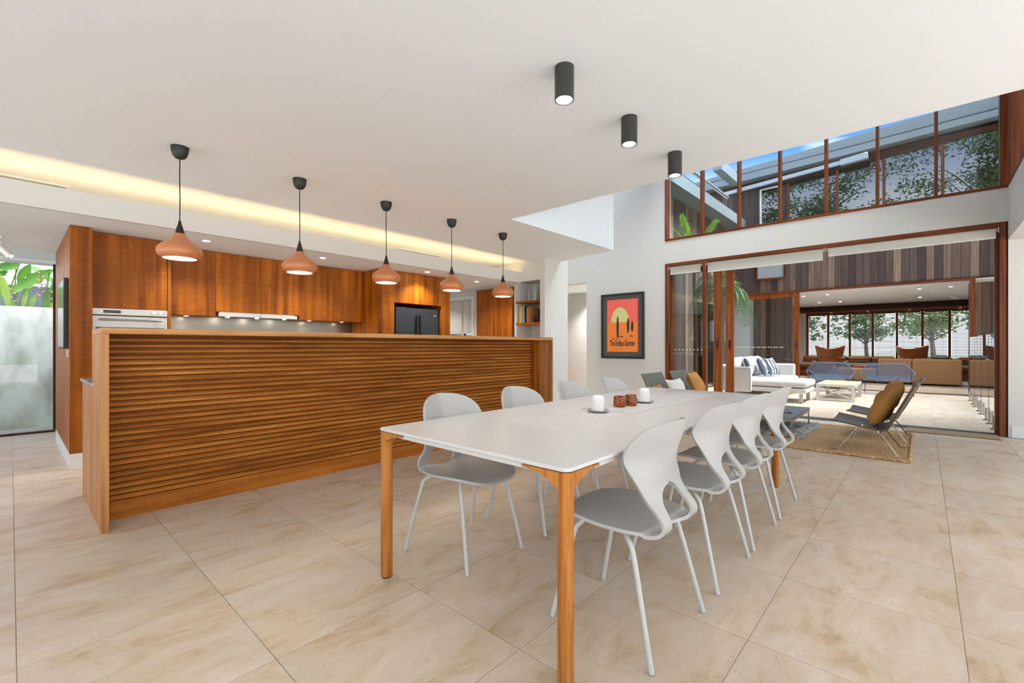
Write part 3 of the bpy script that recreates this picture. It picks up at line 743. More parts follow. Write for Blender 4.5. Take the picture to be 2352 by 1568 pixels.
def socket(loc, lab):
    t = T('wall_socket', lab, 'socket', loc); B(0, .105, -.008, 0, 0, .07).build('plate', 'socket', t, bevel=.003)
    for x in (.03, .07): B(x-.004, x+.004, -.0085, -.008, .03, .045).build('pin_hole', 'black', t)
socket((6.20, YP, 1.275), 'white double wall socket on the pillar beside the bar end')
# slot diffusers in the cove
for x0, x1, lab in ((-.60, .345, 'linear slot air vent at the left end of the light cove'), (3.97, 4.77, 'linear slot air vent at the right of the light cove')):
    t = T('air_vent', lab, 'air vent', (x0, 5.93, ZC))
    B(-.03, x1-x0+.03, -.06, .055, -.006, 0).build('frame', 'ceil', t)
    for y in (-.005, .028): B(0, x1-x0, y, y+.012, -.0075, -.006).build('slot', 'black', t)

# ------------------------------------------------------------------ lamps
def lampobj(name, kind, loc, energy, color=(1, .93, .84), size=.1, parent=None, **kw):
    d = bpy.data.lights.new(name, kind); d.energy = energy; d.color = color
    o = bpy.data.objects.new(name, d); COL.objects.link(o); o.location = loc
    if parent: o.parent = parent
    if kind == 'SPOT': d.spot_size = kw.get('cone', 1.6); d.spot_blend = kw.get('blend', .6); d.shadow_soft_size = size
    elif kind == 'POINT': d.shadow_soft_size = size
    elif kind == 'AREA': d.shape = 'DISK'; d.size = size
    return o
order = ['at the left end of the bar', 'second from the left over the bar', 'at the middle of the bar', 'second from the right over the bar', 'at the right end of the bar']
canopy = [(.001, 0), (.030, .004), (.045, .022), (.054, .05), (.0575, .085), (.057, .088), (.001, .088)]
shade = [(.104, .0), (.112, .0), (.126, .009), (.1385, .027), (.1435, .048), (.1405, .068), (.127, .09), (.104, .11), (.078, .129), (.056, .149), (.041, .170), (.033, .185), (.030, .185)]
shade_in = [(.104, .0), (.120, .016), (.134, .035), (.138, .05), (.132, .066), (.115, .086), (.085, .11), (.05, .14), (.03, .17), (.001, .172)]
ZB = 1.775
for i, x in enumerate((.847, 1.724, 2.601, 3.478, 4.355)):
    t = T('pendant_lamp', 'terracotta onion shaped pendant lamp '+order[i], 'pendant lamp', (x, 4.105, ZB), 0, 'pendant lamps over the bar')
    MB().lathe(shade, 40).build('shade', 'copper', t, smooth=True)
    MB().lathe(shade_in, 32).build('shade_lining', 'whitetop', t, smooth=True)
    MB().lathe([(.001, .024), (.098, .024), (.098, .030), (.001, .032)], 32).build('diffuser', 'lamp', t)
    MB().lathe([(.0345, .176), (.0352, .177), (.0352, .179), (.0345, .18)], 24).build('stitching', 'candle', t)
    MB().lathe([(.031, .185), (.031, .187), (.024, .215), (.0125, .255), (.007, .283), (.001, .284)], 24).build('neck', 'darkwood', t, smooth=True)
    MB().tube([(0, 0, .28), (.001, 0, .45), (-.001, 0, .6), (0, 0, ZC-ZB-.085)], .0038, 6).build('cord', 'cord', t, smooth=True)
    MB().lathe([(r, z+ZC-ZB-.088) for r, z in canopy], 28).build('ceiling_cup', 'black', t, smooth=True)
    lampobj('pendant_bulb', 'SPOT', (0, 0, .015), 8, (1, .92, .80), .07, t, cone=2.5, blend=.5)
for i, (x, lab) in enumerate(((1.977, 'nearest the camera'), (2.695, 'in the middle of the row'), (3.426, 'nearest the window wall'))):
    t = T('ceiling_spotlight', 'dark cylinder ceiling spotlight '+lab, 'ceiling light', (x, 1.415, ZC-.175), 0, 'cylinder spotlights over the dining table')
    MB().lathe([(.040, .035), (.046, .0), (.0515, .0), (.0515, .175), (.001, .175)], 32).build('housing', 'cylinder', t, smooth=True)
    MB().lathe([(.040, .035), (.046, .001)], 32).build('baffle', 'blackgloss', t, smooth=True)
    MB().lathe([(.001, .022), (.034, .024), (.036, .032), (.04, .034)], 24).build('lamp_face', 'lampwhite', t, smooth=True)
    lampobj('spot_bulb', 'SPOT', (0, 0, .012), 9, (1, .95, .9), .04, t, cone=1.9, blend=1)
def downlight(x, y, z, lab, energy=34, glow='lampwhite', cone=2.2, color=(1, .97, .93), r=.045, group='recessed downlights'):
    t = T('recessed_downlight', lab, 'downlight', (x, y, z), 0, group)
    MB().lathe([(r*.72, -.001), (r, -.004), (r, 0)], 24).build('trim_ring', 'socket', t, smooth=True)
    MB().lathe([(.001, -.0015), (r*.72, -.0015)], 20).build('lens', glow, t)
    if energy: lampobj('downlight_bulb', 'SPOT', (0, 0, -.012), energy, color, .04, t, cone=cone, blend=.7)
for x, y, lab in ((1.391, 5.62, 'recessed downlight over the left overhead cupboards'), (2.648, 5.62, 'recessed downlight over the middle overhead cupboards'), (5.408, 5.72, 'recessed downlight beside the pantry cupboard'), (4.2, 5.52, 'recessed downlight in front of the fridge'), (5.45, 7.2, 'added downlight brightening the passage past the fridge')):  # the passage downlight is added to brighten the wall and window there
    downlight(x, y, ZK, lab)
for x, y, lab in ((-.10, 5.95, 'recessed downlight at the left frame edge near the cove'), (-.10, 6.95, 'recessed downlight at the left frame edge past the first'), (-.10, 7.9, 'recessed downlight at the left frame edge near the glass wall')):
    downlight(x, y, ZK, lab, 8)
t = T('track_spot', 'small white adjustable spotlight by the left frame edge', 'spotlight', (-.02, 7.25, ZK))
MB().tube([(-.05, 0, 0), (-.05, 0, -.05)], .008, 8).build('stem', 'socket', t); MB().tube([(-.07, 0, -.05), (.02, -.03, -.16)], .028, 16).build('head', 'socket', t, smooth=True)
MB().tube([(.0201, -.0301, -.1601), (.0206, -.0303, -.161)], .024, 16).build('lens', 'lampwhite', t)
downlight(9.55, 5.9, 2.487, 'recessed downlight in the hall behind the pillar', 150)
t = T('cove_light_strip', 'warm light strip hidden in the kitchen ceiling cove', 'light strip', (2.75, 5.415, 2.29))
B(-4.2, 3.28, -.02, .02, .0, .022).build('channel', 'steel', t); B(-4.2, 3.28, -.014, .014, .022, .030).build('diffuser', 'cove', t)
# under cupboard lamps over the splashback
for x in (1.38, 2.82, 3.30):
    downlight(x, 6.40, 1.476, 'small under cupboard light near the splashback '+{1.38: 'by the oven', 2.82: 'right of the hood', 3.30: 'by the fridge housing'}[x], 5, r=.03, cone=2.4, color=(1, .85, .65), group='under cupboard lights')

# ------------------------------------------------------------------ dining table
TB = T('dining_table', 'long white dining table on round timber legs', 'table', (1.203, .848, 0))
TL, TW = 2.93, 1.124
def rrect(x0, x1, y0, y1, r, n=6):
    pts = []
    for cx, cy, a0 in ((x1-r, y1-r, 0), (x0+r, y1-r, pi/2), (x0+r, y0+r, pi), (x1-r, y0+r, 1.5*pi)):
        for k in range(n+1): a = a0+pi/2*k/n; pts.append((cx+r*cos(a), cy+r*sin(a)))
    return pts
MB().prism(rrect(0, TL, 0, TW, .03), .714, .728).build('table_top', 'whitetop', TB, bevel=.003)
B(.10, TL-.10, .012, TW-.012, .694, .7125).build('under_frame', 'whitetop', TB, bevel=.002)
B(.012, TL-.012, .10, TW-.10, .6945, .7122).build('under_frame', 'whitetop', TB, bevel=.002)
B(.02, TL-.02, .02, TW-.02, .7115, .7138).build('shadow_gap', 'black', TB)
def table_leg(cx, cy, sx, sy):
    b = MB(); r = .0275
    b.lathe([(.001, .006), (r-.004, .006), (r, .012), (r, .64), (r*1.02, .69), (r*1.02, .711), (.001, .711)], 24, (cx, cy, 0))
    for dx, dy in ((sx, 0), (0, sy)):       # flared arms under the top
        rows = []
        for k in range(9):
            u = k/8; d = u*.17; bot = .648+.054*(1-(1-u)**2.2); w = .026
            n = (dy, dx) if dx == 0 else (0, 1)
            px, py = cx+dx*d, cy+dy*d
            ox, oy = (w, 0) if dx == 0 else (0, w)
            rows.append([(px-ox, py-oy, bot), (px+ox, py+oy, bot), (px+ox, py+oy, .7105), (px-ox, py-oy, .7105), (px-ox, py-oy, bot)])
        b.grid(rows)
        b.add(rows[-1][:4], [(0, 1, 2, 3)])
    o = b.build('leg', 'oak', TB, smooth=True)
    MB().cyl(cx, cy, 0, .006, .022).build('glide', 'black', o)
for cx, cy, sx, sy in ((.03, .03, 1, 1), (.03, TW-.03, 1, -1), (TL-.03, .03, -1, 1), (TL-.03, TW-.03, -1, -1)): table_leg(cx, cy, sx, sy)
tag(B(-1.09, 1.09, -.165, .165, 0, .0012).build('table_runner', 'runner', loc=(2.79, 1.415, .7282)), 'long pale runner patterned with fine loops on the white table', 'table runner')
tag(B(-.215, .215, -.175, .175, 0, .004).build('placemat', 'runner', loc=(2.645, 1.425, .7296)), 'loop patterned placemat under the candles at the table centre', 'placemat')
def candle(x, y, lab, plab):
    p = T('candle_plate', plab, 'plate', (x, y, .7336 if x < 2.86 and x > 2.43 else .7296), 0, 'candle plates on the dining table')
    MB().lathe([(.001, 0), (.038, 0), (.052, .006), (.064, .014), (.063, .016), (.05, .009), (.036, .004), (.001, .004)], 36).build('dish', 'chrome', p, smooth=True)
    c = T('pillar_candle', lab, 'candle', (x, y, p.location[2]+.0042), 0, 'pillar candles on the dining table')
    MB().lathe([(.001, 0), (.036, 0), (.037, .003), (.037, .076), (.034, .088), (.026, .096), (.016, .086), (.001, .082)], 32).build('wax', 'candle', c, smooth=True)
    MB().tube([(0, 0, .082), (.001, .001, .092)], .0012, 5).build('wick', 'black', c)
candle(2.358, 1.442, 'white pillar candle nearer the camera', 'chrome dish under the nearer candle')
candle(2.968, 1.444, 'white pillar candle farther along the table', 'chrome dish under the farther candle')
def votive(x, y, lab, seed):
    t = T('votive_holder', lab, 'candle holder', (x, y, .7337), seed, 'pod candle holders on the dining table')
    rows = []
    rnd = random.Random(seed)
    prof = [(.001, 0), (.034, 0), (.039, .006), (.0415, .025), (.040, .05), (.036, .066), (.034, .070), (.029, .068), (.028, .03), (.001, .028)]
    MB().lathe(prof, 30).build('pod', 'votive', t, smooth=True)
    MB().lathe([(.001, .0285), (.0275, .0285), (.0275, .05), (.001, .048)], 20).build('tealight', 'steel', t, smooth=True)
votive(2.634, 1.449, 'pitted brown pod candle holder in front', 1); votive(2.742, 1.428, 'pitted brown pod candle holder behind the other', 2)

# ------------------------------------------------------------------ dining chairs (local: rear feet on y=0, facing +y)
ctrl = [  # y, z, half width, half opening
    (.490, .418, .030, 0), (.482, .426, .100, 0), (.458, .434, .148, 0), (.410, .441, .184, 0), (.330, .443, .212, 0), (.240, .439, .224, 0),
    (.150, .436, .216, 0), (.085, .436, .198, 0), (.052, .4365, .184, .0005), (.030, .438, .174, .055), (.010, .446, .165, .083), (-.002, .462, .159, .095), (-.002, .484, .157, .099),
    (.010, .508, .155, .096), (.028, .535, .157, .088), (.042, .562, .163, .070), (.049, .584, .171, .045), (.051, .602, .178, .0005), (.048, .630, .189, 0), (.040, .670, .202, 0),
    (.027, .715, .210, 0), (.013, .760, .203, 0), (.001, .800, .176, 0), (-.005, .826, .136, 0), (-.009, .842, .080, 0), (-.010, .848, .018, 0)]
def chair_shell():
    rows = catmull(ctrl, 4); b = MB(); n = 13
    for s in (1, -1):
        g = []
        for y, z, w, h in rows:
            r = []
            h = max(h, 0) if h > .0006 else 0
            cv = (.05*smoothstep(.44, .58, z)+.065*smoothstep(.58, .72, z)) if y < .1 else 0
            dip = .010 if y > .05 else 0
            for k in range(n):
                t = k/(n-1); x = h+(w-h)*t
                e = (x/.23)**2; ev = (x/.225)**(2-.6*smoothstep(.60, .74, z))
                r.append((s*x, y+cv*ev, z+(.012*e*(1 if y > .06 else 0))))
            g.append(r)
        b.grid(g, flip=s > 0)
    return b
sh = chair_shell()
me = sh.mesh('seat_shell')
import bmesh
bm = bmesh.new(); bm.from_mesh(me); bmesh.ops.remove_doubles(bm, verts=bm.verts, dist=.0004)
bmesh.ops.recalc_face_normals(bm, faces=bm.faces); bm.to_mesh(me); bm.free()
me.materials.append(M['chair'])
for p in me.polygons: p.use_smooth = True
def dining_chair(loc, rz, label, group):
    t = T('dining_chair', label, 'chair', loc, rz, group)
    o = bpy.data.objects.new('seat_shell', me); COL.objects.link(o); o.parent = t
    q = o.modifiers.new('thickness', 'SOLIDIFY'); q.thickness = .013; q.offset = 0
    q = o.modifiers.new('edge', 'BEVEL'); q.width = .004; q.segments = 2; q.limit_method = 'ANGLE'; q.angle_limit = radians(60)
    for s in (-1, 1):
        MB().tube(catmull([(s*.245, .002, .004), (s*.225, .045, .18), (s*.203, .088, .352), (s*.195, .106, .398), (s*.176, .134, .420), (s*.12, .165, .425), (s*.05, .19, .425)], 4), .0098, 10).build('leg', 'chairleg', t, smooth=True)
        MB().tube(catmull([(s*.203, .458, .004), (s*.186, .418, .18), (s*.168, .374, .36), (s*.158, .355, .40), (s*.136, .335, .420), (s*.09, .31, .425), (s*.04, .29, .425)], 4), .0098, 10).build('leg', 'chairleg', t, smooth=True)
    MB().tube([(-.05, .19, .425), (-.04, .24, .426), (-.04, .29, .425)], .008, 8).build('seat_frame', 'chairleg', t, smooth=True)
    MB().tube([(.05, .19, .425), (.04, .24, .426), (.04, .29, .425)], .008, 8).build('seat_frame', 'chairleg', t, smooth=True)
    return t
g = 'white dining chairs around the table'
c0 = dining_chair((1.716, .686, 0), 0, 'white moulded dining chair nearest the camera, on the right of the table', g)
n2 = ['second', 'third', 'farthest']
for i, x in enumerate((2.389, 2.978, 3.594)):
    clone(c0, (x, .686, 0), 0, 'white moulded dining chair, %s along the right side of the table' % n2[i], g)
n3 = ['nearest, in front of the slatted bar', 'second, in front of the slatted bar', 'third, before the bar end', 'farthest, before the poster wall']
for i, x in enumerate((1.70, 2.317, 2.935, 3.55)):
    clone(c0, (x, 2.108, 0), pi, 'white moulded dining chair on the bar side, '+n3[i], g)

# ------------------------------------------------------------------ framed poster on the window wall
ps = T('framed_poster', 'black framed coral and orange poster on the white wall', 'poster', (XW, 4.488, .872))
PW, PH = .955, 1.312
def ring(w, h, t, x0, x1):
    b = MB(); b.box(x0, x1, -w/2, -w/2+t, 0, h); b.box(x0, x1, w/2-t, w/2, 0, h); b.box(x0, x1, -w/2+t, w/2-t, 0, t); b.box(x0, x1, -w/2+t, w/2-t, h-t, h); return b
ring(PW, PH, .045, -.03, -.001).build('frame', 'black', ps, bevel=.002, seg=1)
B(-.012, -.002, -PW/2+.045, PW/2-.045, .045, PH-.045).build('mount', 'mat', ps)
pw, ph, z0 = .68, 1.055, .135
pr = B(-.014, -.012, -pw/2, pw/2, z0, z0+ph*.565).build('print_lower_field', 'orange', ps)
B(-.014, -.012, -pw/2, pw/2, z0+ph*.565, z0+ph).build('print_upper_field', 'coral', ps)
m = MB(); hc = z0+ph*.565
m.prism([(.05+.20*cos(pi*k/24), hc+.30*sin(pi*k/24)) for k in range(25)], -.0148, -.014, 'x'); m.build('print_pale_shape', 'lime', ps)
m = MB()                                              # plain dark shapes stand in for the printed figures
for cy_, z_, hh in ((.10, .62, .24), (-.13, .66, .15), (-.22, .64, .11)):
    m.prism([(cy_+.026*cos(2*pi*k/16), z_+hh*sin(2*pi*k/16)) for k in range(16)], -.0153, -.0148, 'x')
for cy_, z_, r_ in ((.02, .44, .05), (.2, .40, .03), (-.2, .45, .04), (-.08, .36, .02)):
    m.prism([(cy_+r_*cos(2*pi*k/12), z_+.010*sin(2*pi*k/12)) for k in range(12)], -.0153, -.0148, 'x')
m.build('print_dark_shapes', 'ink', ps)
fc = bpy.data.curves.new('lettering', 'FONT'); fc.body = 'The Endless Summer'; fc.size = .165; fc.align_x = 'CENTER'; fc.extrude = .0003; fc.space_character = .98; fc.offset = .004
fo = bpy.data.objects.new('lettering', fc); COL.objects.link(fo); fo.parent = ps; fc.materials.append(M['ink'])
fo.parent = None; bpy.context.view_layer.update()
lm = bpy.data.meshes.new_from_object(fo.evaluated_get(bpy.context.evaluated_depsgraph_get())); bpy.data.objects.remove(fo)
lo = bpy.data.objects.new('lettering', lm); COL.objects.link(lo); lo.parent = ps
lo.rotation_euler = (pi/2, 0, -pi/2); lo.location = (-.0146, 0, z0+.12); lo.scale = (.405, 1.0, 1)
if not lm.materials: lm.materials.append(M['ink'])
B(-.0143, -.014, .13, .31, z0+.032, z0+.036).build('credit_line', 'coral', ps)
# thin glass over the print would hide nothing: the mount keeps its own sheen

# ------------------------------------------------------------------ living corner: rug, lounge chairs, low table
rg = T('jute_rug', 'thick braided jute rug under the lounge chairs', 'rug', (6.73, 1.18, 0))
rows = []
rnd = random.Random(3)
NXr, NYr = 60, 84
rug = MB(); edge = [rnd.uniform(-.012, .012) for _ in range(400)]
rows = []
for i in range(NXr+1):
    r = []
    for j in range(NYr+1):
        u, v = i/NXr*2-1, j/NYr*2-1
        x, y = u*(.965+edge[j]*(abs(u) > .98)), v*(1.09+edge[150+i]*(abs(v) > .98))
        z = .018+.0028*sin(j*2.1)*cos(i*1.7)
        if abs(u) > .99 or abs(v) > .99: z = .004
        r.append((x, y, z))
    rows.append(r)
rug.grid(rows); rug.build('weave', 'jute', rg, smooth=True)
m = MB()
for s in (-1, 1):
    m.tube([(s*(.955+edge[k+9]*.6), -1.08+k*2.16/60, .014) for k in range(61)], .015, 6); m.tube([(-.95+k*1.9/50, s*(1.078+edge[k+90]*.6), .014) for k in range(51)], .015, 6)
m.build('braided_edge', 'jute', rg, smooth=True)
def lounge(loc, rz, label, group):
    t = T('lounge_chair', label, 'lounge chair', loc, rz, group)
    prof = catmull([(.556, .322), (.50, .312), (.36, .288), (.22, .262), (.135, .25), (.085, .27), (.045, .35), (-.02, .49), (-.09, .64), (-.125, .715), (-.14, .73)], 4)
    rows = []
    for y, z in prof:
        rr = []
        for k in range(13):
            u = k/12*2-1; sag = .020*(1-u*u)
            rr.append((u*.315, y+(-sag if z > .34 else 0)*.8, z-(sag if z < .34 else 0)))
        rows.append(rr)
    o = MB().grid(rows).build('sling', 'leather', t, smooth=True, solid=.012)
    for s in (-1, 1):
        MB().tube([(s*.317, y, z) for y, z in prof], .0085, 8).build('sling_edge', 'leatheredge', t, smooth=True)
        b = MB(); pts = [(s*.29, .565, .004), (s*.30, .50, .004), (s*.27, .40, .155), (s*.25, .33, .258), (s*.25, .30, .262), (s*.25, .17, .222), (s*.25, .14, .208), (s*.28, .07, .105), (s*.30, .004, .004), (s*.29, -.055, .004)]
        for a, c in zip(pts, pts[1:]): b.bar(a, c, .012, .006, up=(0, .5, .87))
        b.build('leg', 'steeldk', t)
        for y, z in ((.29, .262), (.16, .22)): MB().tube([(s*.25, y, z), (s*.25, y+.004, z+.024)], .008, 8).build('spacer', 'chrome', t, smooth=True)
    for y, z in ((.315, .258), (.155, .214)): MB().bar((-.25, y, z), (.25, y, z), .03, .006).build('cross_bar', 'chrome', t)
    return t
g = 'low grey leather lounge chairs on the jute rug'
l0 = lounge((6.225, .182, .018), 0, 'grey leather lounge chair with steel legs nearer the camera, at right of the rug', g)
clone(l0, (7.19, .142, .018), 0, 'grey leather lounge chair behind the nearer one, at right of the rug', g)
clone(l0, (6.22, 2.775, .0), pi, 'grey leather lounge chair with a pale cushion, beside the poster wall', g)
clone(l0, (7.17, 2.785, .0), pi, 'grey leather lounge chair in front of the fixed glass panel', g)
def pillow(name, mat, w, h, t, loc, rx, rz, label, group, seed=1):
    o = cushion(name, mat, w, h, t, seed=seed); o.location = loc; o.rotation_euler = (rx, 0, rz); return tag(o, label, 'cushion', group)
pillow('cushion', 'ochre', .50, .44, .17, (6.26, .315, .485), radians(24), radians(-4), 'ochre linen cushion on the nearer lounge chair', 'ochre cushions', 1)
pillow('cushion', 'ochre', .48, .42, .16, (7.19, .285, .525), radians(24), radians(5), 'ochre linen cushion on the lounge chair behind', 'ochre cushions', 2)
pillow('cushion', 'ochre', .50, .42, .17, (7.12, 2.60, .53), radians(-24), radians(10), 'ochre cushion on the chair before the fixed glass panel', 'ochre cushions', 3)
pillow('cushion', 'linen', .42, .40, .14, (6.36, 2.58, .48), radians(-26), radians(-6), 'pale linen cushion on the chair by the poster wall', 'pale cushions', 4)
pillow('cushion', 'ochre', .30, .30, .08, (5.98, 2.66, .46), radians(-28), radians(8), 'ochre cushion half behind the pale linen one', 'ochre cushions', 5)
ct = T('low_table', 'low grey stone topped table with flat steel legs', 'coffee table', (6.84, 1.49, .018))
MB().prism(rrect(-.56, .56, -.33, .33, .004), .236, .262).build('stone_top', 'fascia', ct, bevel=.002)
for s in (-1, 1):
    B(-.56, .56, s*.325-.008, s*.325+.008, .205, .2355).build('apron', 'steeldk', ct)
    B(s*.552-.008, s*.552+.008, -.317, .317, .205, .2355).build('apron', 'steeldk', ct)
    for q in (-1, 1): B(s*.545-.022, s*.545+.022, q*.318-.007, q*.318+.007, 0, .204).build('leg', 'steeldk', ct, bevel=.001, seg=1)
for z, m, lab, w in ((.2801, 'black', 'black magazine lying on the low table', .14), (.2881, 'steel', 'small grey tablet on the black magazine', .10)):
    tag(B(-w, w, -w*.7, w*.7, 0, .008).build('magazine' if m == 'black' else 'tablet', m, loc=(6.66, 1.36, z), rot=(0, 0, .4), bevel=.001), lab, 'magazine' if m == 'black' else 'tablet')
sg = MB(); rnd = random.Random(9)
rows = [[((i/50-.5)*1.2*(1+.06*sin(j*.9)), (j/40-.5)*.95*(1+.06*sin(i*1.1)), (.012+rnd.uniform(0, .035))*(1 if 0 < i < 50 and 0 < j < 40 else .1)) for j in range(41)] for i in range(51)]
tag(sg.grid(rows).build('shag_rug', 'shag', loc=(6.95, 1.55, .0205), smooth=False), 'grey shaggy fleece lying under the low table', 'rug')
mt = T('door_mat', 'flat woven doormat along the sliding door threshold', 'door mat', (8.11, -.26, 0))
B(-.20, .20, -.43, .43, 0, .008).build('weave', 'seagrass', mt)
B(-.205, -.185, -.435, .435, .0, .009).build('binding', 'jute_dark', mt); B(.19, .205, -.435, .435, .0, .009).build('binding', 'jute_dark', mt)

# ------------------------------------------------------------------ courtyard
fc_ = struct(B(8.62, 14.46, -7.0, 4.6, -.2, -.006).build('floor_courtyard', 'grout'), 'pale stone courtyard paving')
for i in range(0, 10):
    for j in range(-1, 8):
        o = bpy.data.objects.new('tile', tile_mesh); COL.objects.link(o); o.parent = fc_
        o.location = (8.632+i*.582, -.115+j*TY+.002, 0); o.scale = (.577/(TX-.004), 1, 1)
B(8.63, 14.45, -7.0, -.735, -.012, -.002).build('paving', 'tile', fc_)
# clad walls: one board = one object
clad_n = [0]
def boards(parent, y0, y1, x, z0, z1, w=.148, face='x', skip=()):
    n = max(1, round((y1-y0)/w)); w = (y1-y0)/n
    for k in range(n):
        a = y0+k*w; d = random.uniform(0, .008)
        zz = [(z0, z1)]
        for (c0, c1, zz0, zz1) in skip:
            if a+w/2 > c0 and a+w/2 < c1: zz = [(p, q) for p, q in ((z0, zz0), (zz1, z1)) if q-p > .02]
        for p, q in zz:
            if face == 'x': b = B(x-.02-d, x, a+.003, a+w-.003, p, q)
            else: b = B(a+.003, a+w-.003, x-.02-d, x, p, q)
            b.build('board', 'clad', parent)
wc = struct(B(XB, XB+.15, -7.0, 5.5, 2.66, 6.0).build('wall_far_house', 'louvre'), 'weathered timber clad upper wall of the house across the courtyard')
boards(wc, -.78, 3.48, XB, 2.655, 4.55)
boards(wc, 3.48, 4.95, XB, 2.655, 5.62)
boards(wc, 2.78, 3.0, XB, 4.56, 5.62)
wd = struct(B(XB+.9, XB+1.05, -7.0, -.86, 0, 2.66).build('wall_far_house_side', 'louvre'), 'dark clad wall right of the far sliding door')
boards(wd, -4.2, -.87, XB+.9, 0.0, 2.66)
boards(wd, -4.2, -.78, XB, 2.675, 4.55)
struct(B(XB-.06, XB, -1.9, .9, 2.657, 2.672).build('trim_3', 'louvre'))
struct(B(XB+.001, XB+.9, -4.2, -.87, 2.66, 2.70).build('ceiling_porch', 'louvre')); struct(B(XB+.12, XB+.9, -.862, -.80, 0, 2.6).build('wall_porch_side', 'louvre'))
struct(B(14.46, XB+.9, -7, -.87, -.2, -.002).build('floor_porch', 'tile'))
# left wing along the courtyard
ll = struct(B(8.62, XB, 4.32, 4.5, 0, 5.0).build('wall_left_wing', 'louvre'), 'timber clad left wing of the courtyard')
boards(ll, 8.64, XB-.02, 4.31, 0.02, 4.55, face='y', skip=((11.6, 13.0, .1, 2.3),))
lw = T('wing_window', 'tinted sliding window in the clad left wing', 'window', (12.3, 4.29, 0))
B(-.70, .70, -.01, 0, .12, 2.28).build('pane', 'panetint', lw)
for x in (-.71, 0, .71): B(x-.025, x+.025, -.02, .01, .1, 2.3).build('stile', 'silver', lw)
B(-.7, .7, -.02, .01, 2.26, 2.31).build('rail', 'silver', lw)
wr = T('wing_roof', 'grey metal eave and gutter of the left wing', 'roof', (11.5, 4.0, 4.56))
MB().prism([(-.10, 0), (.55, 0), (.55, .50), (-.10, .22)], -2.9, 3.0, 'x').build('eave', 'fascia', wr)
MB().tube([(-2.9, -.12, .50), (1.35, -.12, .53)], .045, 12).build('downpipe', 'silver', wr, smooth=True)
B(-2.9, 3.0, -.14, -.10, -.02, .25).build('gutter', 'fascia', wr)
B(-2.9, 2.2, .20, .7, .52, .60).build('roof_edge', 'fasciadk', wr); B(.9, 2.4, -.12, .10, 1.16, 1.42).build('upper_eave', 'fascia', wr)
# far house: sliding door
d2 = SE('door_2', 'cedar sliding door of the far house')
B(XB-.07, XB+.10, -.78, 4.30, 2.60, 2.655).build('head', 'frameh', d2)
B(XB-.07, XB+.12, -.862, -.78, 0, 2.66).build('jamb', 'frame', d2, bevel=.003, seg=1)
B(XB-.07, XB+.25, -.78, 4.3, -.02, .004).build('threshold', 'louvre', d2)
B(XB-.06, XB-.01, 2.505, 2.64, .02, 2.60).build('leaf_stile', 'framelite', d2, bevel=.003, seg=1)
B(XB-.06, XB-.01, 4.20, 4.30, .02, 2.60).build('leaf_stile', 'framelite', d2)
B(XB-.058, XB-.012, 2.64, 4.20, 2.465, 2.60).build('leaf_rail', 'framelite', d2); B(XB-.058, XB-.012, 2.64, 4.20, .02, .15).build('leaf_rail', 'framelite', d2)
B(XB-.037, XB-.031, 2.64, 4.20, .15, 2.465).build('leaf_pane', 'pane', d2)
B(XB-.062, XB-.060, 2.555, 2.59, 1.06, 1.22).build('flush_pull', 'louvre', d2)
for k in range(9): B(XB-.040, XB-.037, 4.15-k*.145-.11, 4.15-k*.145, 1.078, 1.098).build('safety_mark', 'paper', d2)
for k in range(8): B(XW+.047, XW+.0495, 3.43-k*.068-.022, 3.43-k*.068, 1.045, 1.067).build('safety_mark', 'paper', d1)
w5 = SE('wall_far_screen', 'dark slatted screen behind the far door leaf')
for k in range(12): B(XB+.55, XB+.60, 2.78+k*.14, 2.78+k*.14+.128, 0, 2.6).build('board', 'clad', w5)
# small picture window in the cladding and the upper windows
w6 = SE('window_5', 'small cedar framed window in the cladding')
for a in ((XB-.07, XB-.005, 3.54, 3.58, 3.04, 3.95), (XB-.07, XB-.005, 2.84, 2.88, 3.04, 3.95)): B(*a).build('stile', 'frame', w6)
B(XB-.075, XB-.005, 2.84, 3.58, 3.0, 3.05).build('sill', 'frameh', w6); B(XB-.07, XB-.005, 2.84, 3.58, 3.95, 4.0).build('head', 'frameh', w6)
B(XB-.05, XB-.045, 2.88, 3.54, 3.05, 3.95).build('pane', 'pane', w6); B(XB-.040, XB-.036, 2.88, 3.54, 3.05, 3.95).build('blind_cloth', 'upstairs', w6)
w7 = SE('window_6', 'upper floor window band of the far house reflecting trees')
XU = XB-.06
B(XU-.04, XU+.05, -4.0, 3.0, 4.555, 4.60).build('sill', 'frameh', w7)
m = MB(); m.prism([(-4.0, 5.99), (3.5, 5.60), (3.5, 5.70), (-4.0, 6.12)], XU-.04, XU+.05, 'x'); m.build('head', 'louvre', w7)
yy = [2.77, 1.66, .72, -.33, -1.4, -2.6, -4.0]
for y in yy: B(XU-.035, XU+.04, y-.03, y+.03, 4.60, 5.62+(2.8-y)*.055).build('mullion', 'frame', w7)
for a, c in zip(yy, yy[1:]):
    m = MB(); m.prism([(c+.03, 4.60), (a-.03, 4.60), (a-.03, 5.64+(2.8-a)*.052), (c+.03, 5.64+(2.8-c)*.052)], XU, XU+.008, 'x'); m.build('pane', 'paneup', w7)
w8 = SE('window_7', 'white framed upper window at the left of the band')
B(XU-.02, XU+.04, 3.43, 3.48, 4.56, 5.62).build('stile', 'skirt', w8); B(XU-.02, XU+.04, 3.0, 3.43, 5.57, 5.62).build('head', 'skirt', w8)
B(XU, XU+.008, 3.0, 3.43, 4.56, 5.57).build('pane', 'paneup', w8)
up = struct(B(XB+3.5, XB+3.7, -7, 4.6, 4.4, 6.0).build('wall_upstairs', 'upstairs'))
struct(B(XB+.15, XB+6.6, -7, 5.4, 5.98, 6.02).build('ceiling_upstairs', 'upstairs')); struct(B(XB+.15, XB+6.6, -7, 5.4, 2.70, 3.0).build('floor_upstairs', 'upstairs'))
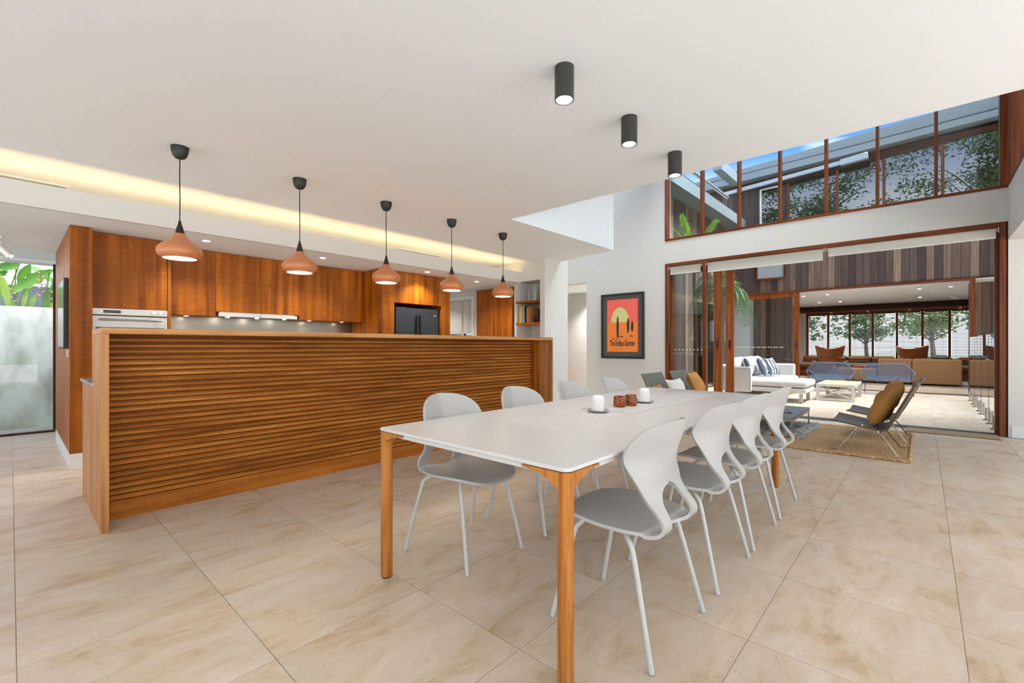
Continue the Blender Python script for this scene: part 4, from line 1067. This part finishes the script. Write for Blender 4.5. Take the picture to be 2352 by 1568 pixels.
for y in (.55, -.75):
    t = T('wall_lamp', 'small upstairs wall lamp '+('left' if y > 0 else 'right')+' behind the window band', 'wall lamp', (XB+3.5, y, 5.0))
    B(-.07, 0, -.12, .12, 0, .05).build('body', 'upstairs', t); B(-.07, 0, -.11, .11, .051, .056).build('glow_strip', 'lamp', t); B(-.07, 0, -.11, .11, -.006, -.001).build('glow_strip', 'lamp', t)
rf = T('roof_fascia', 'grey two step metal roof edge of the far house', 'roof', (14.2, 0, 6.0))
MB().prism([(-6, .355), (5.4, -.01+.055), (5.4, .19), (-6, .84)], .1, 8.0, 'x').build('upper_band', 'fascia', rf)
MB().prism([(-6, .33), (5.4, .03), (5.4, .06), (-6, .37)], .02, .14, 'x').build('shadow_gap', 'fasciadk', rf)
MB().prism([(-6, .22), (5.4, -.17), (5.4, .03), (-6, .33)], 0, .3, 'x').build('lower_band', 'fascia', rf)
aw = T('awning_bar', 'slim silver folded awning bar below the far roof edge', 'awning', (14.1, 2.6, 5.66))
MB().bar((0, 1.75, -.08), (0, -1.15, .10), .08, .10).build('cassette', 'silver', aw); MB().bar((-.02, -1.05, .08), (-.02, -1.60, .12), .14, .15).build('motor_cover', 'silver', aw, bevel=.01)
# glass fence
for i, (a, c) in enumerate(((8.72, 9.70), (9.74, 10.96), (11.0, 12.16), (12.2, 13.4))):
    t = T('glass_fence_panel', 'frameless glass fence panel, '+['nearest the door jamb', 'second from the door jamb', 'third from the door jamb', 'farthest from the door jamb'][i], 'fence', (a, -.722, 0), 0, 'glass pool fence panels')
    B(0, c-a, -.006, .006, .09, 1.30).build('pane', 'fence', t)
    B(-.004, .004, -.007, .007, .09, 1.30).build('pane_edge', 'fasciadk', t)
    for x in (.18, c-a-.22):
        s = B(x-.025, x+.025, -.03, -.008, 0, .19).build('spigot', 'steel', t, bevel=.003); B(x-.025, x+.025, .008, .03, 0, .19).build('spigot', 'steel', t, bevel=.003)
        B(x-.05, x+.05, -.05, .05, -.001, .012).build('base_plate', 'steeldk', t, bevel=.002)
# white outdoor sofa
sf = T('outdoor_sofa', 'white upholstered outdoor corner sofa with a chaise', 'sofa', (10.30, 1.66, 0))
def soft(x0, x1, y0, y1, z0, z1, name, mat, parent, r=.05):
    return B(x0, x1, y0, y1, z0, z1).build(name, mat, parent, bevel=r, seg=4)
soft(0, .98, 0, 1.45, .30, .445, 'chaise_cushion', 'sofawhite', sf, .06)
soft(0.0, .98, .02, 1.46, .20, .29, 'chaise_base', 'sofawhite', sf, .02)
soft(.99, 2.25, .52, 1.40, .28, .43, 'seat_cushion', 'sofawhite', sf, .06); soft(.99, 2.25, .56, 1.50, .18, .275, 'seat_base', 'sofawhite', sf, .02)
soft(-.16, -.005, .955, 1.60, .18, .70, 'end_arm', 'sofawhite', sf, .035)
soft(-.16, 2.42, 1.50, 1.68, .18, .72, 'back_frame', 'sofawhite', sf, .05)
soft(2.26, 2.42, .62, 1.49, .18, .70, 'right_arm', 'sofawhite', sf, .04)
MB().tube([(-.163, .958, .185), (-.163, .958, .66), (-.163, .99, .697), (-.163, 1.58, .697)], .006, 6).build('piping', 'piping', sf)
for i, (x, w) in enumerate(((.35, .72), (1.10, .74), (1.85, .74))):
    o = cushion('back_cushion', 'sofawhite', w, .46, .26, sf, seed=20+i, pinch=.15); o.location = (x, 1.34, .66); o.rotation_euler = (radians(-14), 0, 0)
for x, y in ((.12, .12), (.85, .12), (1.3, .62), (2.2, .62), (.1, 1.5), (2.2, 1.5)):
    B(x-.02, x+.02, y-.03, y+.03, 0, .18).build('leg', 'steel', sf)
B(.10, .87, .10, .14, .0, .012).build('leg_skid', 'steel', sf)
g = 'navy striped cushions on the white sofa'
pillow('cushion', 'stripe', .46, .44, .15, (11.50, 2.72, .66), radians(-22), radians(8), 'navy striped cushion at the left of the pair', g, 31)
pillow('cushion', 'stripe', .47, .45, .15, (11.86, 2.62, .65), radians(-26), radians(-14), 'navy striped cushion at the right of the pair, in front', g, 32)
pillow('cushion', 'stripe', .42, .42, .14, (10.62, 2.80, .68), radians(-18), radians(20), 'dark striped cushion over the sofa arm beside the cedar leaf', g, 33)
# white outdoor coffee table
wt = T('outdoor_coffee_table', 'white outdoor coffee table with crossed ends and pale slat top', 'coffee table', (11.25, 1.01, 0))
L_, W_, H_ = 1.36, .645, .345
for x in (0, L_-.055):
    for y in (0, W_-.055): B(x, x+.055, y, y+.055, .0, H_-.05).build('leg', 'whitemetal', wt)
    B(x, x+.055, .055, W_-.055, .012, .052).build('bottom_rail', 'whitemetal', wt)
    MB().bar((x+.027, .05, .06), (x+.027, W_-.05, H_-.06), .02, .028, up=(1, 0, 0)).build('cross_brace', 'whitemetal', wt)
    MB().bar((x+.029, .05, H_-.06), (x+.029, W_-.05, .06), .02, .028, up=(1, 0, 0)).build('cross_brace', 'whitemetal', wt)
for y in (0, W_-.055): B(.0, L_, y, y+.055, H_-.05, H_).build('top_rail', 'whitemetal', wt)
for x in (0, L_-.055): B(x, x+.055, .055, W_-.055, H_-.05, H_).build('top_rail', 'whitemetal', wt)
for k in range(8): B(.06, L_-.06, .062+k*.0655, .062+k*.0655+.060, H_-.028, H_-.004).build('slat', 'teakslat', wt)
# wire loveseats
def wire_seat(loc, label):
    t = T('wire_loveseat', label, 'outdoor chair', loc, 0, 'blue grey wire loveseats')
    rim = [(-.33, .72), (.33, .72), (.49, .51), (.42, .345), (-.42, .345), (-.49, .51)]
    MB().tube([(.0, y, z) if z > .6 else (.03, y, z) for y, z in rim+rim[:1]], .011, 8).build('back_rim', 'wire', t, smooth=True)
    front = [(.50, -.46, .47), (.62, -.40, .40), (.62, .40, .40), (.50, .46, .47)]
    MB().tube([(.03, -.49, .51)]+front+[(.03, .49, .51)], .010, 8).build('front_rim', 'wire', t, smooth=True)
    m = MB()
    for k in range(93):
        y = -.46+k*.92/92; a = abs(y)
        zt = .72 if a < .33 else .72-(a-.33)/.16*.21
        drop = .345 if a < .42 else .345+(a-.42)/.07*.16
        m.tube([(.0 if zt > .6 else .03, y, zt), (.05, y*.95, (zt+drop)/2), (.10, y*.86, drop+.01), (.30, y*.85, .335), (.61, y*.87, .40)], 0.0030, 4, caps=False)
    stuff(m.build('wire_mesh', 'wire', t))
    for x, y in ((.03, -.44), (.03, .44), (.60, -.42), (.60, .42)): MB().tube([(x, y, .36), (x-.02 if x < .3 else x+.02, y*1.06, .0)], .008, 8).build('leg', 'wireleg', t)
    MB().tube([(.03, -.42, .345), (.03, .42, .345)], .006, 6).build('stretcher', 'wireleg', t)
    return t
wire_seat((13.40, 1.69, 0), 'blue grey wire loveseat at the left, behind the white coffee table')
wire_seat((13.40, .62, 0), 'blue grey wire loveseat at the right, before the tan sofa')

# ------------------------------------------------------------------ room across the courtyard
XF = 21.0
struct(B(14.46, 26, -.86, 4.6, -.2, -.004).build('floor_far_room', 'tile')); struct(B(XB+.9, 26, -7, -.86, -.2, -.004).build('floor_far_side', 'tile'))
struct(B(XB+.15, XF+1.2, -7, 4.6, 2.63, 2.70).build('ceiling_far_room', 'ceil'))
struct(B(XB+.15, XF, 3.80, 4.6, 0, 2.63).build('wall_far_left', 'wall')); struct(B(XB+.15, XF+.3, -7.2, -7, 0, 2.63).build('wall_far_right', 'wall'))
b = MB(); b.box(XF, XF+.2, 3.42, 4.6, 0, 2.63); b.box(XF, XF+.2, -7, 3.42, 0, .66); b.box(XF, XF+.2, -7, 3.42, 2.36, 2.63); b.box(XF, XF+.2, -7, -5.3, .66, 2.36)
wall('wall_far_window', b)
w9 = SE('window_8', 'row of far windows with timber venetian blinds')
py = [3.37, 2.70, 2.03, 1.36, .69, .02, -.65, -1.32, -1.99, -2.66, -3.33, -4.0, -4.67, -5.3]
for y in py: B(XF-.03, XF+.12, y-.035, y+.035, .66, 2.36).build('mullion', 'frame', w9)
B(XF-.03, XF+.12, -5.3, 3.42, .62, .68).build('sill', 'frameh', w9); B(XF-.03, XF+.12, -5.3, 3.42, 2.32, 2.40).build('head', 'frameh', w9)
for a, c in zip(py, py[1:]):
    B(XF+.08, XF+.086, c+.04, a-.04, .68, 2.32).build('pane', 'pane', w9)
names = ['leftmost', 'second from the left', 'third from the left', 'fourth from the left', 'fifth from the left', 'sixth from the left', 'seventh, cut by the door post']
for i in range(9):
    a, c = py[i]-.045, py[i+1]+.045
    t = T('venetian_blind', 'timber venetian blind in the far window, '+(names[i] if i < 7 else ['behind the door post', 'mirrored in the glass fence'][i-7]), 'blind', (XF+.02, (a+c)/2, .68), 0, 'timber venetian blinds in the far windows')
    h = (a-c)/2; m = MB()
    for k in range(31):
        z = .04+k*.0505; m.add([(-.024, -h, z-.012), (.024, -h, z+.008), (.024, h, z+.008), (-.024, h, z-.012), (-.024, -h, z-.008), (.024, -h, z+.012), (.024, h, z+.012), (-.024, h, z-.008)], [(0, 3, 2, 1), (4, 5, 6, 7), (0, 1, 5, 4), (2, 3, 7, 6), (1, 2, 6, 5), (3, 0, 4, 7)])
    stuff(m.build('slats', 'louvre', t))
    B(-.025, .025, -h, h, 1.60, 1.64).build('head_rail', 'louvre', t); B(-.02, .02, -h, h, 0, .018).build('bottom_rail', 'louvre', t)
    MB().tube([(-.03, h-.15, 1.15), (-.03, h-.15, 1.6)], .005, 6).build('tilt_wand', 'louvre', t)
    for y in (-h*.6, h*.6): B(-.021, -.0195, y-.003, y+.003, .02, 1.6).build('ladder_tape', 'louvre', t)
fz = T('louvre_frieze', 'dark timber louvre frieze above the far windows', 'frieze', (XF-.30, 0, 2.41))
B(0, .26, -6.5, 3.75, -.015, .005).build('shelf', 'frameh', fz); B(-.012, .0, -6.5, 3.75, -.02, .03).build('lower_rail', 'frameh', fz)
B(.01, .02, -6.5, 3.75, .005, .215).build('back_panel', 'louvre', fz)
for k in range(26): B(-.012, .006, 3.72-k*.335-.01, 3.72-k*.335+.01, .03, .215).build('divider', 'louvre', fz)
for k in range(5): B(-.008, .008, -5.0, 3.74, .045+k*.034, .045+k*.034+.016).build('louvre_slat', 'louvre', fz)
B(-.03, .0, -6.5, 3.75, -.022, -.018).build('pelmet_light', 'whitemetal', fz)
for y in (2.6, 1.5, .35, -.9): downlight(XF-.10, y, 2.394, 'small downlight under the louvre frieze, '+{2.6: 'first from the left', 1.5: 'second from the left', .35: 'third from the left', -.9: 'fourth from the left'}[y], 0, 'lamp', r=.03, group='frieze downlights')
nm = ['left, near the courtyard', 'second, near the courtyard', 'third, near the courtyard', 'right, near the courtyard', 'left, near the windows', 'second, near the windows', 'third, near the windows']
for i, (x, y) in enumerate(((16.14, 2.69), (16.07, 2.08), (16.09, .075), (16.03, -.52), (18.95, 2.69), (18.9, 2.09), (18.86, .078))):
    downlight(x, y, 2.63, 'recessed downlight in the far room ceiling, '+nm[i], 52, r=.05, group='far room downlights')
t = T('ceiling_spot', 'small white swivel spotlight on the far room ceiling', 'spotlight', (18.4, -.62, 2.63))
MB().tube([(0, 0, 0), (0, 0, -.05)], .012, 8).build('stem', 'socket', t); MB().tube([(0, .04, -.05), (-.02, -.10, -.13)], .03, 12).build('head', 'socket', t, smooth=True)
# daybed and bolsters
db = T('window_daybed', 'long low timber daybed under the far windows', 'daybed', (20.15, -1.6, 0))
B(0, .78, -3.5, 5.2, .33, .40).build('platform', 'bench', db); B(.06, .78, -3.4, 5.1, 0, .33).build('base', 'bench', db); soft(.0, .76, -3.45, 5.15, .40, .52, 'mattress', 'daybedseat', db, .04)
for i, (y0, y1, lab) in enumerate(((2.62, 3.44, 'at the left end'), (2.06, 2.60, 'half behind the left armchair'), (1.37, 2.03, 'left of centre'), (.73, 1.36, 'right of centre'), (-.70, -.02, 'behind the tan sofa'), (-1.6, -.82, 'at the right end'))):
    t = T('bolster_cushion', 'cognac leather bolster cushion on the daybed, '+lab, 'cushion', (20.62, (y0+y1)/2, .52), 0, 'cognac bolsters on the daybed')
    for nme, mt_, za, zb in (('top_half', 'cognac', .085, .235), ('under_half', 'cognacdk', .0, .10)):
        soft(-.22, .22, -(y1-y0)/2, (y1-y0)/2, za, zb, nme, mt_, t, .05 if nme == 'under_half' else .07)
# wing armchairs seen from behind
def armchair(loc, rz, label):
    t = T('wing_armchair', label, 'armchair', loc, rz, 'cognac wing armchairs in the far room')   # local: faces +x
    rows = []
    for i in range(9):
        v = i/8; r = []
        for k in range(25):
            u = k/24*2-1
            w = .34+.07*v; z = .70+.05*abs(u)**2+v*(.32+.06*abs(u)**2.2)
            x = -.08-.10*v+.26*abs(u)**2.4
            r.append((x, u*w, z))
        rows.append(r)
    MB().grid(rows).build('head_wing', 'cognac', t, smooth=True, solid=.05)
    rows = []
    for i in range(7):
        v = i/6; r = []
        for k in range(13):
            u = k/12*2-1; r.append((-.02-.06*v+.10*u*u, u*(.24+.06*v), .33+v*.42))
        rows.append(r)
    MB().grid(rows).build('back_panel', 'cognac', t, smooth=True, solid=.05)
    for s in (-1, 1):
        rows = []
        for i in range(10):
            u = i/9; r = []
            for k in range(7):
                v = k/6; r.append((-.05+u*.62, s*(.25+.10*u+.16*v*(.4+.6*u)), .33+v*(.16+.12*u)))
            rows.append(r)
        MB().grid(rows).build('arm_wing', 'cognac', t, smooth=True, solid=.045)
    soft(-.04, .58, -.28, .28, .28, .42, 'seat_cushion', 'cognac', t, .06)
    MB().tube([(.25, 0, .05), (.25, 0, .28)], .03, 12).build('stem', 'chrome', t)
    for k in range(4):
        a = pi/4+k*pi/2; MB().tube([(.25, 0, .06), (.25+.30*cos(a), .30*sin(a), .012)], .014, 8).build('foot_spoke', 'chrome', t)
armchair((18.75, 2.36, .016), radians(8), 'cognac leather wing armchair at the left of the far room'); armchair((18.75, .30, .016), radians(-22), 'cognac leather wing armchair behind the tan sofa')
ot = T('footstool', 'small round cognac leather footstool before the daybed', 'footstool', (18.65, 1.46, .016))
MB().lathe([(.001, .38), (.20, .38), (.25, .42), (.24, .47), (.001, .49)], 24).build('pad', 'cognac', ot, smooth=True)
MB().tube([(0, 0, .02), (0, 0, .38)], .025, 10).build('stem', 'chrome', ot); MB().cyl(0, 0, 0, .02, .2).build('base', 'chrome', ot)
# tan sofas
for i, (y0, y1, x0, lab) in enumerate(((.245, .995, 17.25, 'tan suede sofa section at the left, lower in view'), (-.78, .235, 17.20, 'tan suede sofa section at the right by the door post'))):
    t = T('tan_sofa', lab, 'sofa', (x0, (y0+y1)/2, .016), 0, 'tan sofa sections in the far room'); h = (y1-y0)/2
    soft(0, .28, -h, h, .04, .735, 'back_rest', 'tan', t, .035); soft(.285, 1.05, -h, h, .08, .40, 'seat_base', 'tan', t, .04)
    soft(.29, .45, -h+.02, h-.02, .405, .70, 'back_cushion', 'tan', t, .06)
    for x in (.06, .98):
        for y in (-h+.08, h-.08): MB().cyl(x, y, 0, .08, .025).build('foot', 'black', t)
t = T('tan_ottoman', 'low tan suede ottoman seen through the wire loveseat', 'ottoman', (17.25, 1.52, .016))
soft(0, .9, -.48, .50, .05, .42, 'body', 'tan', t, .05); B(.05, .85, -.42, .45, 0, .05).build('plinth', 'black', t)
pillow('cushion', 'sage', .40, .26, .12, (17.62, -.35, .79), radians(-70), radians(80), 'grey cushion lying on top of the tan sofa', 'grey cushions', 41)
tag(B(-1.6, 1.45, -3.0, 2.6, 0, .012).build('grey_rug', 'shag', loc=(18.65, .0, .002)), 'speckled grey rug under the far room seating', 'rug')
# sage floor cushion behind the left wire loveseat
m = MB(); rows = []
for i in range(25):
    r = []
    for k in range(29):
        u, v = i/24*2-1, k/28*2-1
        e = max(0, 1-abs(u)**2.4)*max(0, 1-abs(v)**2.4)
        z = .30*e**.45*(1+.10*sin(4*u+2*v))+.36*math.exp(-((v+.45)/.22)**2-((u)/.45)**2)*e**.4
        r.append((u*.48, v*.56, z))
    rows.append(r)
tag(m.grid(rows).build('beanbag', 'sage', loc=(15.3, 2.06, .004), smooth=True), 'slumped sage green beanbag behind the left wire loveseat', 'beanbag')

# ------------------------------------------------------------------ planting
def frond(parent, base_, az, length, rise, droop, n=26, lw=.032, ll=.42, mat='palm', seed=0, bend=0, hang=.22):
    rnd = random.Random(seed); m = MB(); pts = []
    d = Vector((cos(az), sin(az), 0)); side = Vector((-sin(az), cos(az), 0))
    for k in range(n+1):
        u = k/n
        pts.append(Vector(base_)+d*length*u*(1-.12*u)+Vector((0, 0, rise*u-droop*u*u))+side*bend*u*u)
    m.tube(pts, [.012*(1-.85*k/n) for k in range(n+1)], 5)
    for k in range(5, n+1):
        u = k/n; t = (pts[k]-pts[k-1]).normalized()
        L = ll*(sin(pi*(.16+.78*u))**.7)
        for s in (-1, 1):
            a = (t*.55+side*s*.75+Vector((0, 0, .22))).normalized()
            w = t*lw*.5
            p0 = pts[k]; p1 = p0+a*L*.5+Vector((0, 0, -.01)); p2 = p0+a*L*.92+Vector((0, 0, -.10*L-hang*L*rnd.uniform(.3, 1)))
            m.add([p0-w*.5, p0+w*.5, p1+w, p1-w, p2], [(0, 1, 2, 3), (3, 2, 4)])
    return m.build('frond', mat, parent)
pl = T('courtyard_palm', 'bright green palm rising in the courtyard behind the clerestory', 'palm', (9.85, 3.62, 0))
MB().tube([(0, 0, 0), (.02, 0, 1.4), (0, .02, 2.5), (0, 0, 3.1)], [.05, .045, .04, .03], 10).build('trunk', 'trunk', pl, smooth=True)
for i, (az, L, ri, dr, bd) in enumerate(((1.75, .50, .95, .20, 0), (2.3, .35, 1.15, .2, .05), (-1.5, .50, 1.25, .50, -.05), (-1.3, .75, .95, .55, .05), (.3, .55, .9, .45, 0), (3.5, .6, .8, .5, 0))):
    frond(pl, (0, 0, 2.95), az, L, ri, dr, mat='palm', seed=i, ll=.40, bend=bd, lw=.05, n=20)
pl2 = T('weeping_palm', 'drooping narrow leaved palm beside the sliding door leaves', 'palm', (9.55, 3.02, 0))
MB().tube([(0, 0, 0), (.03, 0, 1.2), (0, -.02, 2.3)], [.05, .045, .035], 10).build('trunk', 'trunk', pl2, smooth=True)
for i in range(16):
    az = i*2.399; frond(pl2, (0, 0, 2.15+.03*(i % 5)), az, .52+.1*(i % 3), .85-.10*(i % 4), .75+.28*(i % 3), mat='palmdk', seed=50+i, lw=.016, ll=.40, n=24, hang=.75)
def blade(parent, base_, tip, w, mat, droop=.15, name='leaf', seed=0, lobes=0):
    a, b2 = Vector(base_), Vector(tip); d = b2-a; L = d.length; rows = []; side = d.cross(Vector((.35, -1, .25))).normalized()
    up = side.cross(d).normalized(); rnd = random.Random(seed)
    for i in range(15):
        u = i/14; c = a+d*u+Vector((0, 0, -droop*L*(u*u-.3*u))); ww = w*(sin(pi*min(1, .04+u*.98))**.65)
        if lobes and i % 3 == 0 and 2 < i < 13: ww *= 1-lobes*rnd.random()
        rows.append([c+side*ww*(k/4-1)+up*.18*ww*(abs(k/4-1))**1.5 for k in range(9)])
    return MB().grid(rows).build(name, mat, parent, smooth=True)
def stem(parent, a, b2, r, mat): return MB().tube([a, tuple((Vector(a)+Vector(b2))/2), b2], [r, r*.9, r*.7], 6).build('stem', mat, parent, smooth=True)
struct(B(-3.8, 4.0, 10.3, 10.55, -.2, 1.735).build('wall_garden', 'concrete'), 'stained pale concrete garden wall beyond the passage glass')
struct(B(-3.8, 8, 10.55, 15, -.2, 1.2).build('ground_garden', 'soil'))
GY = 10.9                                                  # plants stand in the raised bed behind the garden wall
def gp(px, py, dy=0): return (-.112+px*.0049, dy, (794-py)*.00715+1.125-1.2)
bn = T('banana_plant', 'broad leaved banana plant above the garden wall', 'plant', (0, GY, 1.2))
for i, (p0, p1, w, lb, dy) in enumerate((((24, 672), (124, 606), .10, .45, .05), ((70, 606), (128, 640), .06, .3, .3), ((-8, 622), (46, 603), .075, .2, .1), ((-20, 640), (16, 612), .08, .3, .25), ((40, 640), (70, 596), .06, .3, .4), ((-30, 700), (12, 640), .09, .3, .35))):
    stem(bn, gp(p0[0]-14, 790, dy), gp(*p0, dy), .014, 'banana'); blade(bn, gp(*p0, dy), gp(*p1, dy-.05), w, 'banana', .10, seed=i, lobes=lb)
gi = T('striped_ginger', 'yellow striped ginger leaves along the garden wall', 'plant', (0, GY-.16, 1.2))
for i, (p0, p1, w) in enumerate((((20, 712), (2, 632), .052), ((48, 708), (62, 660), .036), ((62, 712), (80, 674), .036), ((-6, 716), (-14, 660), .05), ((30, 716), (26, 690), .03), ((100, 716), (122, 690), .03))):
    stem(gi, gp(p0[0], 790), gp(*p0), .006, 'varieg'); blade(gi, gp(*p0), gp(*p1, -.03), w, 'varieg', .05, seed=i+20)
he = T('heliconia', 'heliconia with hanging red zigzag flower spikes', 'plant', (0, GY-.06, 1.2))
for i, (px, py, n) in enumerate(((92, 622, 7), (28, 664, 6), (122, 664, 5))):
    q = gp(px, py); stem(he, gp(px+4, 790), q, .006, 'banana')
    for k in range(n):
        s = 1 if k % 2 else -1; x, z = q[0], q[2]-.02-k*.062
        m = MB(); m.add([(x, 0, z), (x+s*.015, .012, z-.018), (x+s*.062, 0, z+.036), (x+s*.015, -.012, z-.018), (x, 0, z-.045)], [(0, 1, 2), (0, 2, 3), (1, 4, 2), (4, 3, 2), (0, 3, 4), (0, 4, 1)]); m.build('bract', 'red', he)
for i in range(8): stem(he, gp(92+3*i, 790, .05), gp(104+4*i, 650-5*(i % 3)*3, .05), .009, 'banana')
for a0, a1 in (((8, 700), (44, 604)), ((40, 705), (66, 640)), ((30, 700), (36, 610))): stem(he, gp(*a0, .2), gp(*a1, .2), .011, 'banana')
nh = T('neighbour_house', 'dark roofed neighbouring house beyond the garden plants', 'house', (1.0, 17.0, 0))
B(-5, 6, 0, 4, 0, 2.15).build('wall', 'upstairs', nh); B(-5, 6, -.5, 4, 2.15, 2.62).build('roof', 'fasciadk', nh); B(-5, 6, -.52, -.5, 2.1, 2.2).build('gutter', 'fasciadk', nh)
# garden trees, far ones mirrored in the upper windows
def tree(loc, h, rad, label, seed, n=2600, leaf=.16, lean=(0, 0)):
    t = T('garden_tree', label, 'tree', loc, 0, 'garden trees'); rnd = random.Random(seed)
    MB().tube([(0, 0, 0), (.1, .1, h*.3), (0, .2, h*.55), (.2, .1, h*.8)], [.18, .14, .10, .04], 8).build('trunk', 'trunk', t, smooth=True)
    m = MB()
    for k in range(9):
        a = k*2.4; m.tube([(0, .1, h*(.3+.04*k)), (rad*.5*cos(a), rad*.5*sin(a), h*(.5+.04*k)), (rad*.85*cos(a), rad*.85*sin(a), h*(.58+.045*k))], [.07, .045, .015], 6)
    m.build('branches', 'trunk', t)
    m = MB(); cl = [(lean[0]+rnd.gauss(0, rad*.45), lean[1]+rnd.gauss(0, rad*.45), h*rnd.uniform(.5, .98)) for _ in range(46)]
    for k in range(n):
        c = rnd.choice(cl); p = Vector((c[0]+rnd.gauss(0, rad*.13), c[1]+rnd.gauss(0, rad*.13), c[2]+rnd.gauss(0, rad*.08)))
        a = Vector((rnd.gauss(0, 1), rnd.gauss(0, 1), rnd.gauss(0, .6))).normalized()*leaf; q = a.cross(Vector((rnd.gauss(0, 1), rnd.gauss(0, 1), 1))).normalized()*leaf*.45
        m.add([p-a, p+q, p+a, p-q], [(0, 1, 2, 3)])
    stuff(m.build('foliage', 'tree', t)); return t
tree((-18, 7.5, -.25), 18, 5.0, 'tall spreading tree mirrored at the left of the upper windows', 1, 9000, .16)
tree((-18, -4.5, -.25), 19, 5.5, 'tall spreading tree mirrored in the middle of the upper windows', 2, 9000, .16)
tree((11.6, -8.0, -.25), 10.5, 4.2, 'pool side tree shading the courtyard, right of the view', 3, 4200, .2, lean=(0, 3.2))
for i, (x, y, h, r) in enumerate(((44, 8.5, 4.2, 2.2), (50, 3.6, 4.2, 2.2), (45, -.6, 4.6, 2.2), (36, -3.0, 5.0, 1.8), (44, -8.5, 6, 2.4), (52, 14.5, 3.8, 2.2))):
    tree((x, y, -.25), h, r, 'tree in the garden past the far windows, '+['left', 'left of centre', 'centre', 'right of centre, nearest', 'far right', 'far left'][i], 10+i, 1500, .2)
struct(B(28, 60, -30, 30, -.26, -.2).build('ground_sand', 'sand'))
